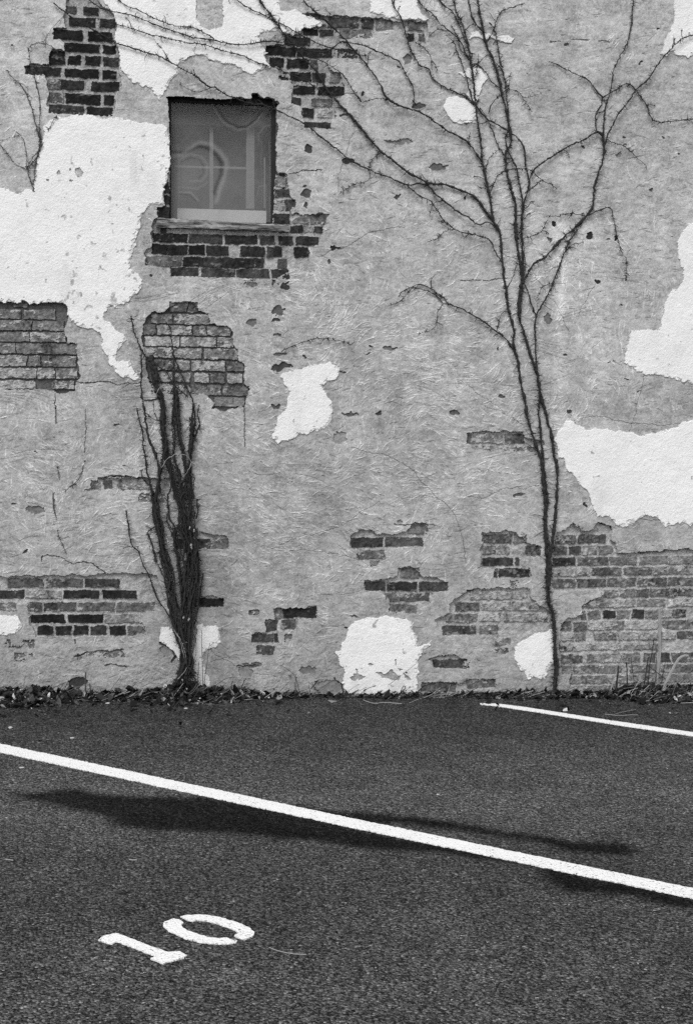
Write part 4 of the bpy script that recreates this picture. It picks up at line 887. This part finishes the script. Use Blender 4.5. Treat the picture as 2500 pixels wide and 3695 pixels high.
for (x_, y_, s_) in ((545, 470, 9), (780, 320, 9), (828, 350, 9), (795, 510, 10), (800, 540, 9), (712, 1310, 9), (770, 1330, 10), (700, 2000, 7)):
    mb = MB(); p = T('L', [x_, y_])[0]; c = on_wall(p[0], p[1], -.09); r = s_ * .0010
    a = RNG.uniform(0, 3)
    ring = [(c[0] + r * .55 * math.cos(q + a) * (1 + .3 * math.sin(2 * q)), c[1] + .006 * math.sin(3 * q), c[2] + r * math.sin(q + a)) for q in np.linspace(0, 6.283, 9)[:-1]]
    mb.add([(c[0], c[1] - .004, c[2])] + ring, [(0, 1 + i, 1 + (i + 1) % 8) for i in range(8)]); local(mb.build('dried_leaf', M_LEAF, bush))

dv = empty('dead_vine', on_wall(120, 690, -.02)); tag(dv, 'wiry dead vine scraps clinging to the plaster at the upper left edge', 'vine', 'bare vines on the wall')
for P, w0, w1, h_ in ((T('A', [40,470,100,530,150,580,200,680,240,820,260,900,270,980,240,1060,190,1140,210,1220,235,1295]), 4, 5, 1.6), (T('A', [390,355,350,310,290,290,230,292,195,320,200,390,215,460,240,550,265,640,270,720,265,830,262,920]), 3.5, 4, 1.0),
    (T('A', [440,90,340,200,285,290]), 2, 2, .4), (T('A', [380,770,320,880,270,990,220,1050,185,1120]), 3.5, 4, 1.8), (T('A', [-20,950,35,1000,100,1090,160,1120,185,1140]), 3, 3, .6), (T('A', [95,870,150,920,175,1010,180,1130]), 3, 3.5, .8), (T('A', [-20,940,35,930,90,915,140,900]), 2, 1.6, .4), (T('A', [30,290,80,300,110,310]), 1.6, 1.4, .3), (T('A', [262,830,270,900,268,980,240,1100,225,1220]), 5, 4, 2.6), (T('A', [100,550,160,565,190,600]), 3, 2, .8)):
    vine(dv, 'stem', P, w0 * .6, w1 * .6, M_TWIG, depth=.022, hair=h_, hl=.012)
dv2 = empty('dead_vine', on_wall(236, 1998, -.02)); tag(dv2, 'thin broken dead vine stuck to the plaster left of the bushy vine', 'vine', 'bare vines on the wall')
for P in (T('G', [355,235,360,320,375,400,380,460,400,540,430,600,440,640]), T('G', [385,60,400,150]), T('G', [570,20,550,90,525,150,490,180,430,230])):
    vine(dv2, 'stem', P, 3, 1.8, M_TWIG, depth=.017, hair=1.2, hl=.010)

# ------------------------------------------------------------------ litter along the foot of the wall
pu_ = [-400, 0, 100, 250, 330, 450, 560, 640, 740, 850, 950, 1100, 1500, 1800, 1880, 2000, 2150, 2250, 2350, 2430, 2500, 2900]
ph_ = [.06, .06, .065, .05, .018, .03, .06, .095, .075, .05, .03, .014, .012, .018, .03, .018, .016, .06, .085, .065, .08, .06]
pd_ = [.22, .26, .27, .22, .14, .12, .16, .22, .20, .14, .10, .07, .08, .09, .12, .08, .10, .18, .22, .22, .22, .2]
ubase = lambda x: float(project(np.array(x), np.array(0.), np.array(float(gz(x))))[0])
lx = np.arange(X0 - .4, X1 + .4, .012); us = np.array([ubase(x) for x in lx])
ph_ = [.72 * q if q > .04 else .55 * q for q in ph_]
lh = np.interp(us, pu_, ph_) * (1 + .5 * fbm(lx, lx * 0, .16, 3, 171)); ldp = np.interp(us, pu_, pd_)
ks = np.linspace(0, 1, 22)
LX = np.repeat(lx[:, None], len(ks), 1); LY = -ks[None, :] * ldp[:, None] * (1 + .35 * fbm(LX, LX * 0, .2, 3, 131)) + .01
LZ = gz(LX) + lh[:, None] * (1 - ks[None, :]) ** 1.5 * (1 + .5 * fbm(LX, LY, .06, 3, 133)) + .006 * fbm(LX, LY, .02, 2, 135) * (1 - ks[None, :]) - .003
tl_ = lin(40) * (1 + .7 * fbm(LX, LY, .02, 3, 137, .7))
Qs = grid_quads(*LX.shape)
vs = np.stack([LX, LY, LZ], -1).reshape(-1, 3)
mb = MB(); mb.v = [tuple(p) for p in vs]; mb.f = [tuple(q) for q in Qs]; mb.t = list(np.clip(tl_, .008, .2).ravel())
def litter_z(x, y):
    uu = ubase(x); h = np.interp(uu, pu_, ph_); d = np.interp(uu, pu_, pd_); k = min(1, max(0, -y / d))
    return float(gz(x)) + h * (1 - k) ** 1.5, h, d
for _ in range(13000):
    x = RNG.uniform(X0 - .3, X1 + .3); uu = ubase(x); h = np.interp(uu, pu_, ph_)
    if RNG.uniform() > (.12 + h / .045) * (1 + .9 * float(vn(np.array([x]), np.array([0.]), .11, 173)[0])): continue
    d = np.interp(uu, pu_, pd_); y = -(RNG.beta(1.2, 1.7) * d * 1.35 if RNG.uniform() < .9 else RNG.exponential(.12) + d * .7)
    z = litter_z(x, y)[0] + RNG.uniform(.001, .012)
    L = RNG.gamma(2.2, .0042) + .003; W_ = L * RNG.uniform(.3, .9)
    a = RNG.uniform(0, 6.28); tx, ty = RNG.normal(0, .5), RNG.normal(0, .6)
    e1 = np.array([math.cos(a), math.sin(a), tx]); e2 = np.array([-math.sin(a), math.cos(a), ty]); cu = RNG.normal(0, .35) * L
    c = np.array([x, min(y, -.004), z + .3 * abs(tx) * L])
    g = RNG.choice([24, 32, 45, 60, 85, 130, 190], p=[.22, .24, .2, .15, .1, .06, .03])
    pts = [c - e1 * L, c - e1 * L * .3 + e2 * W_ + [0, 0, cu], c + e1 * L * .5 + e2 * W_ * .7 + [0, 0, cu], c + e1 * L, c + e1 * L * .4 - e2 * W_ * .8 + [0, 0, cu * .6], c - e1 * L * .4 - e2 * W_ + [0, 0, cu]]
    mb.add([c] + pts, [(0, 1, 2), (0, 2, 3), (0, 3, 4), (0, 4, 5), (0, 5, 6), (0, 6, 1)], float(lin(g)))
for _ in range(2000):                                              # broken stems and straws in the litter
    x = RNG.uniform(X0, X1); uu = ubase(x)
    if uu > 2180: pr = 2
    elif uu < 900: pr = .4
    else: pr = .3
    if RNG.uniform() > pr: continue
    d = np.interp(uu, pu_, pd_); y = -RNG.beta(1.3, 1.4) * d * 1.3 - .01; z, h, _d = litter_z(x, y)
    a = RNG.normal(0, .5); L = RNG.gamma(3, .02) + .02
    p = np.array([x, y, z + .006]); e = p + np.array([math.cos(a) * L, math.sin(a) * L * .5, RNG.normal(.01, .02 + h * .4)])
    e[2] = max(e[2], float(gz(e[0])) + .004); e[1] = min(e[1], -.01)
    mb.tube([p, (p + e) / 2 + RNG.normal(0, .005, 3), e], RNG.uniform(.0007, .0016), 4, float(lin(RNG.choice([35, 60, 110, 170], p=[.38, .27, .24, .11]))))
tag(mb.build('leaf_litter', M_LITTER), kind='stuff')

# ------------------------------------------------------------------ weeds and stalks
def gp(u_, v_, dy=-.03):
    p = on_wall(u_, v_, dy); return p
def plant(name, label, stems, m, base, group=None, cat='weed', leaves=0):
    root = empty(name, base); tag(root, label, cat, group)
    for P, w0, w1, dy in stems:
        q = smooth_px(P, 12, .5); W3 = np.array([gp(a, b, dy) for a, b in q])
        mb = MB(); mb.tube(W3, np.linspace(w0, w1, len(q)) * .00079, 6)
        local(mb.build('stem', m, root))
    if leaves:
        for k in range(leaves):
            P, w0, w1, dy = stems[k % len(stems)]; f = RNG.uniform(.25, 1); p = P[0] + (P[-1] - P[0]) * f; c = gp(p[0], p[1], dy); mb = MB()
            a = RNG.uniform(-1, 1); e = np.array([a, -.4, RNG.uniform(-.3, .5)]) * RNG.uniform(.012, .028); s = np.array([.1, .3, .9]) * np.linalg.norm(e) * .3
            mb.add([c, c + e * .5 + s, c + e, c + e * .5 - s], [(0, 1, 2), (0, 2, 3)]); local(mb.build('leaf', m, root))
    return root
G_W = 'dry weeds at the foot of the wall'
plant('dead_stalk', 'pale thick upright dead stalk leaning on the bricks at the right edge', [(T('S', [1050,1330,1062,1100,1090,900,1095,740,1095,500,1090,180]), 13, 11, -.02)], M_STALK, gp(2368, 2488), G_W, 'dead plant')
plant('dead_stalk', 'pale thick dead stalk slanting to the right over the litter', [(T('S', [1150,1345,1180,1230,1230,1140,1300,1000,1395,862,1500,850]), 14, 9, -.07)], M_STALK, gp(2392, 2492), G_W, 'dead plant')
plant('dead_stalk', 'thin pale dead stalk left of the dark weed stems', [(T('S', [400,1340,440,1200,480,1100,540,950,580,830]), 4, 2.5, -.06)], M_STALK, gp(2204, 2490), G_W, 'dead plant')
plant('dried_weed', 'cluster of dark thin dried weed stems in the litter at the right', [(T('S', [930,1250,950,1020,985,800,1015,600]), 4, 3, -.05), (T('S', [860,1290,890,1180,910,1000,935,870]), 4.5, 3, -.06), (T('S', [735,1250,715,1100,700,980,690,870]), 3, 2, -.05), (T('S', [640,1280,632,1160,632,1040,620,940]), 5, 4, -.05), (T('S', [480,1340,490,1200,505,1080,510,985]), 8, 5, -.07), (T('S', [1120,1250,1145,1080,1175,930]), 3, 2, -.05), (T('S', [1040,1230,1045,900,1040,600]), 2.5, 2, -.03), (T('S', [1180,1180,1060,1090,920,985]), 2.5, 2, -.08)], M_VINE, gp(2310, 2490), G_W, leaves=10)
plant('dried_weed', 'two tall thin grass stalks beside the bushy vine foot', [(T('L', [930,2110,922,1900,915,1650,910,1450]), 2.6, 1.8, -.05), (T('L', [938,2110,950,1950,975,1780,1000,1590]), 2.6, 1.8, -.05), (T('L', [868,2060,872,1950,880,1800]), 3.2, 2.2, -.06), (T('L', [800,1960,840,1750,850,1640,835,1400]), 2, 1.6, -.05)], M_TWIG, gp(734, 2492), G_W, leaves=3)
plant('dried_weed', 'arching wiry weed stems just right of the bushy vine', [(T('G', [1420,1550,1470,1500,1530,1470,1590,1475]), 2, 1.4, -.06), (T('G', [1560,1580,1545,1520,1555,1490]), 3, 2, -.06), (T('H', [70,1590,60,1530,75,1490]), 3, 2, -.06), (T('H', [120,1580,140,1520,165,1470]), 3, 2, -.05)], M_VINE, gp(850, 2495), G_W, leaves=8)
plant('dried_weed', 'small dry weed with bent pale stem between the two vines', [(T('H', [525,1590,510,1530,480,1450,400,1390]), 2.6, 1.6, -.05), (T('H', [490,1590,492,1530,495,1450]), 3, 2, -.05), (T('H', [590,1600,588,1550,580,1500,610,1530]), 2.4, 1.6, -.06), (T('H', [650,1580,620,1530,600,1500]), 2.6, 1.8, -.05)], M_TWIG, gp(1080, 2498), G_W, leaves=6)
plant('dried_weed', 'dark little weed in front of the white arched patch', [(T('H', [1180,1600,1200,1550,1215,1520]), 4, 2.6, -.06), (T('H', [1210,1600,1215,1560,1228,1525]), 3, 2, -.06), (T('H', [1160,1600,1150,1570,1130,1560]), 3, 2, -.07), (T('H', [1110,1520,1180,1470,1290,1380]), 1.6, 1.2, -.04)], M_VINE, gp(1450, 2500), G_W, leaves=8)
plant('dried_weed', 'stubby broken dry stems with a pale leaf at the far left', [(T('G', [575,1590,572,1500,574,1435]), 7, 5, -.06), (T('G', [540,1600,530,1550,490,1530]), 6, 4, -.07), (T('G', [600,1600,605,1550,600,1510]), 5, 3.5, -.06)], M_TWIG, gp(310, 2500), G_W, leaves=4)

def leaf(label, u_, v_, L, W_, rot, group='dry leaves at the foot of the wall', up=.5):
    p = on_wall(u_, v_, -.13); root = MB(); z0 = 0
    a = math.radians(rot); e1 = np.array([math.cos(a), -.2, math.sin(a)]); e2 = np.array([-math.sin(a), -.3, math.cos(a)])
    k = 9; top, bot = [], []
    for i in range(k):
        f = i / (k - 1); wv_ = math.sin(f * math.pi) ** .7 * W_ * (1 + .25 * math.sin(9 * f)); c = p + e1 * (f - .5) * L + np.array([0, -.006 * math.sin(5 * f), 0])
        top.append(c + e2 * wv_); bot.append(c - e2 * wv_)
    mid = [p + e1 * (i / (k - 1) - .5) * L + np.array([0, .005, 0]) for i in range(k)]
    vs = top + mid + bot; fs = [(i, i + 1, k + i + 1, k + i) for i in range(k - 1)] + [(k + i, k + i + 1, 2 * k + i + 1, 2 * k + i) for i in range(k - 1)]
    root.add(vs, fs); o = root.build('dry_leaf', M_LEAF); tag(o, label, 'leaf', group); return o
leaf('pale curled dry leaf standing against the broken stems at the left', 304, 2505, .032, .008, 70)
leaf('flat pale dry leaf lying on the litter left of the broken stems', 276, 2518, .036, .005, 5)
leaf('pale ragged dry leaf below the bushy vine', 716, 2514, .034, .007, -30)
leaf('pale curled dry leaf among the twigs at the right', 2318, 2493, .04, .006, -8)

def straw(label, P, w=2.2):
    g = [on_ground(a, b, .004) for a, b in smooth_px(P, 10, .4)]
    mb = MB(); mb.tube(g, w * .00075, 5); o = mb.build('straw', M_STRAW); tag(o, label, 'straw', 'pale straws on the asphalt')
straw('bent pale straw lying right of the painted zero', T('P', [1230,1160,1260,1170,1320,1183,1390,1188]), 2)
straw('long pale straw on the asphalt below the bushy vine', T('G', [1140,1625,1170,1633,1230,1640,1330,1640]), 3)
straw('long curved pale straw in front of the white arched patch', T('H', [945,1620,1000,1640,1040,1642,1080,1636,1200,1645]), 3.2)
straw('long pale straw curving up towards the litter right of the white arched patch', T('H', [1250,1640,1320,1612,1400,1592,1490,1588]), 2.6)
straw('pale straw lying flat below the short parking line start', T('Q', [1170,97,1230,102,1320,100]), 2.2)
straw('thin pale straw crossing the one beside the short parking line', T('Q', [1210,98,1260,85,1310,76]), 1.6)
straw('short pale straw on bare asphalt near the left edge', T('P', [28,757,45,758,62,760]), 2.6)
straw('short pale straw lying above the painted number', T('P', [588,757,605,759,622,758]), 3)
def pebble(label, u_, v_, s):
    c = on_ground(u_, v_, s * .4); bm = bmesh.new(); bmesh.ops.create_icosphere(bm, subdivisions=2, radius=1)
    for q in bm.verts:
        f = 1 + .22 * math.sin(3 * q.co.x + u_) + .18 * math.sin(4 * q.co.y + v_)
        q.co = Vector((q.co.x * s * 1.5 * f, q.co.y * s * f, q.co.z * s * .6 * f))
    me = bpy.data.meshes.new('pebble'); bm.to_mesh(me); bm.free(); me.shade_smooth()
    o = link('pebble', me, M_PEBBLE); o.location = c; tag(o, label, 'pebble', 'pale pebbles on the asphalt')
pebble('pale pebble on the asphalt below the gap left of the bushy vine', 389, 2538, .008)
pebble('pale pebble resting against the long straw below the bushy vine', 674, 2536, .007)
pebble('pale pebble on the asphalt nearer than the straw below the bushy vine', 671, 2556, .007)
pebble('flat pale chip on the asphalt close to the left edge', 40, 2626, .009)
pebble('small pale chip on the asphalt left of the long parking line', 262, 2663, .007)
pebble('pale lump at the foot of the wall left of the tall vine', 1797, 2519, .011)
pebble('small pale chip just above the long parking line, far left end', 80, 2770, .007)
pebble('lone pale pebble on the asphalt right of the middle', 1580, 2867, .005)
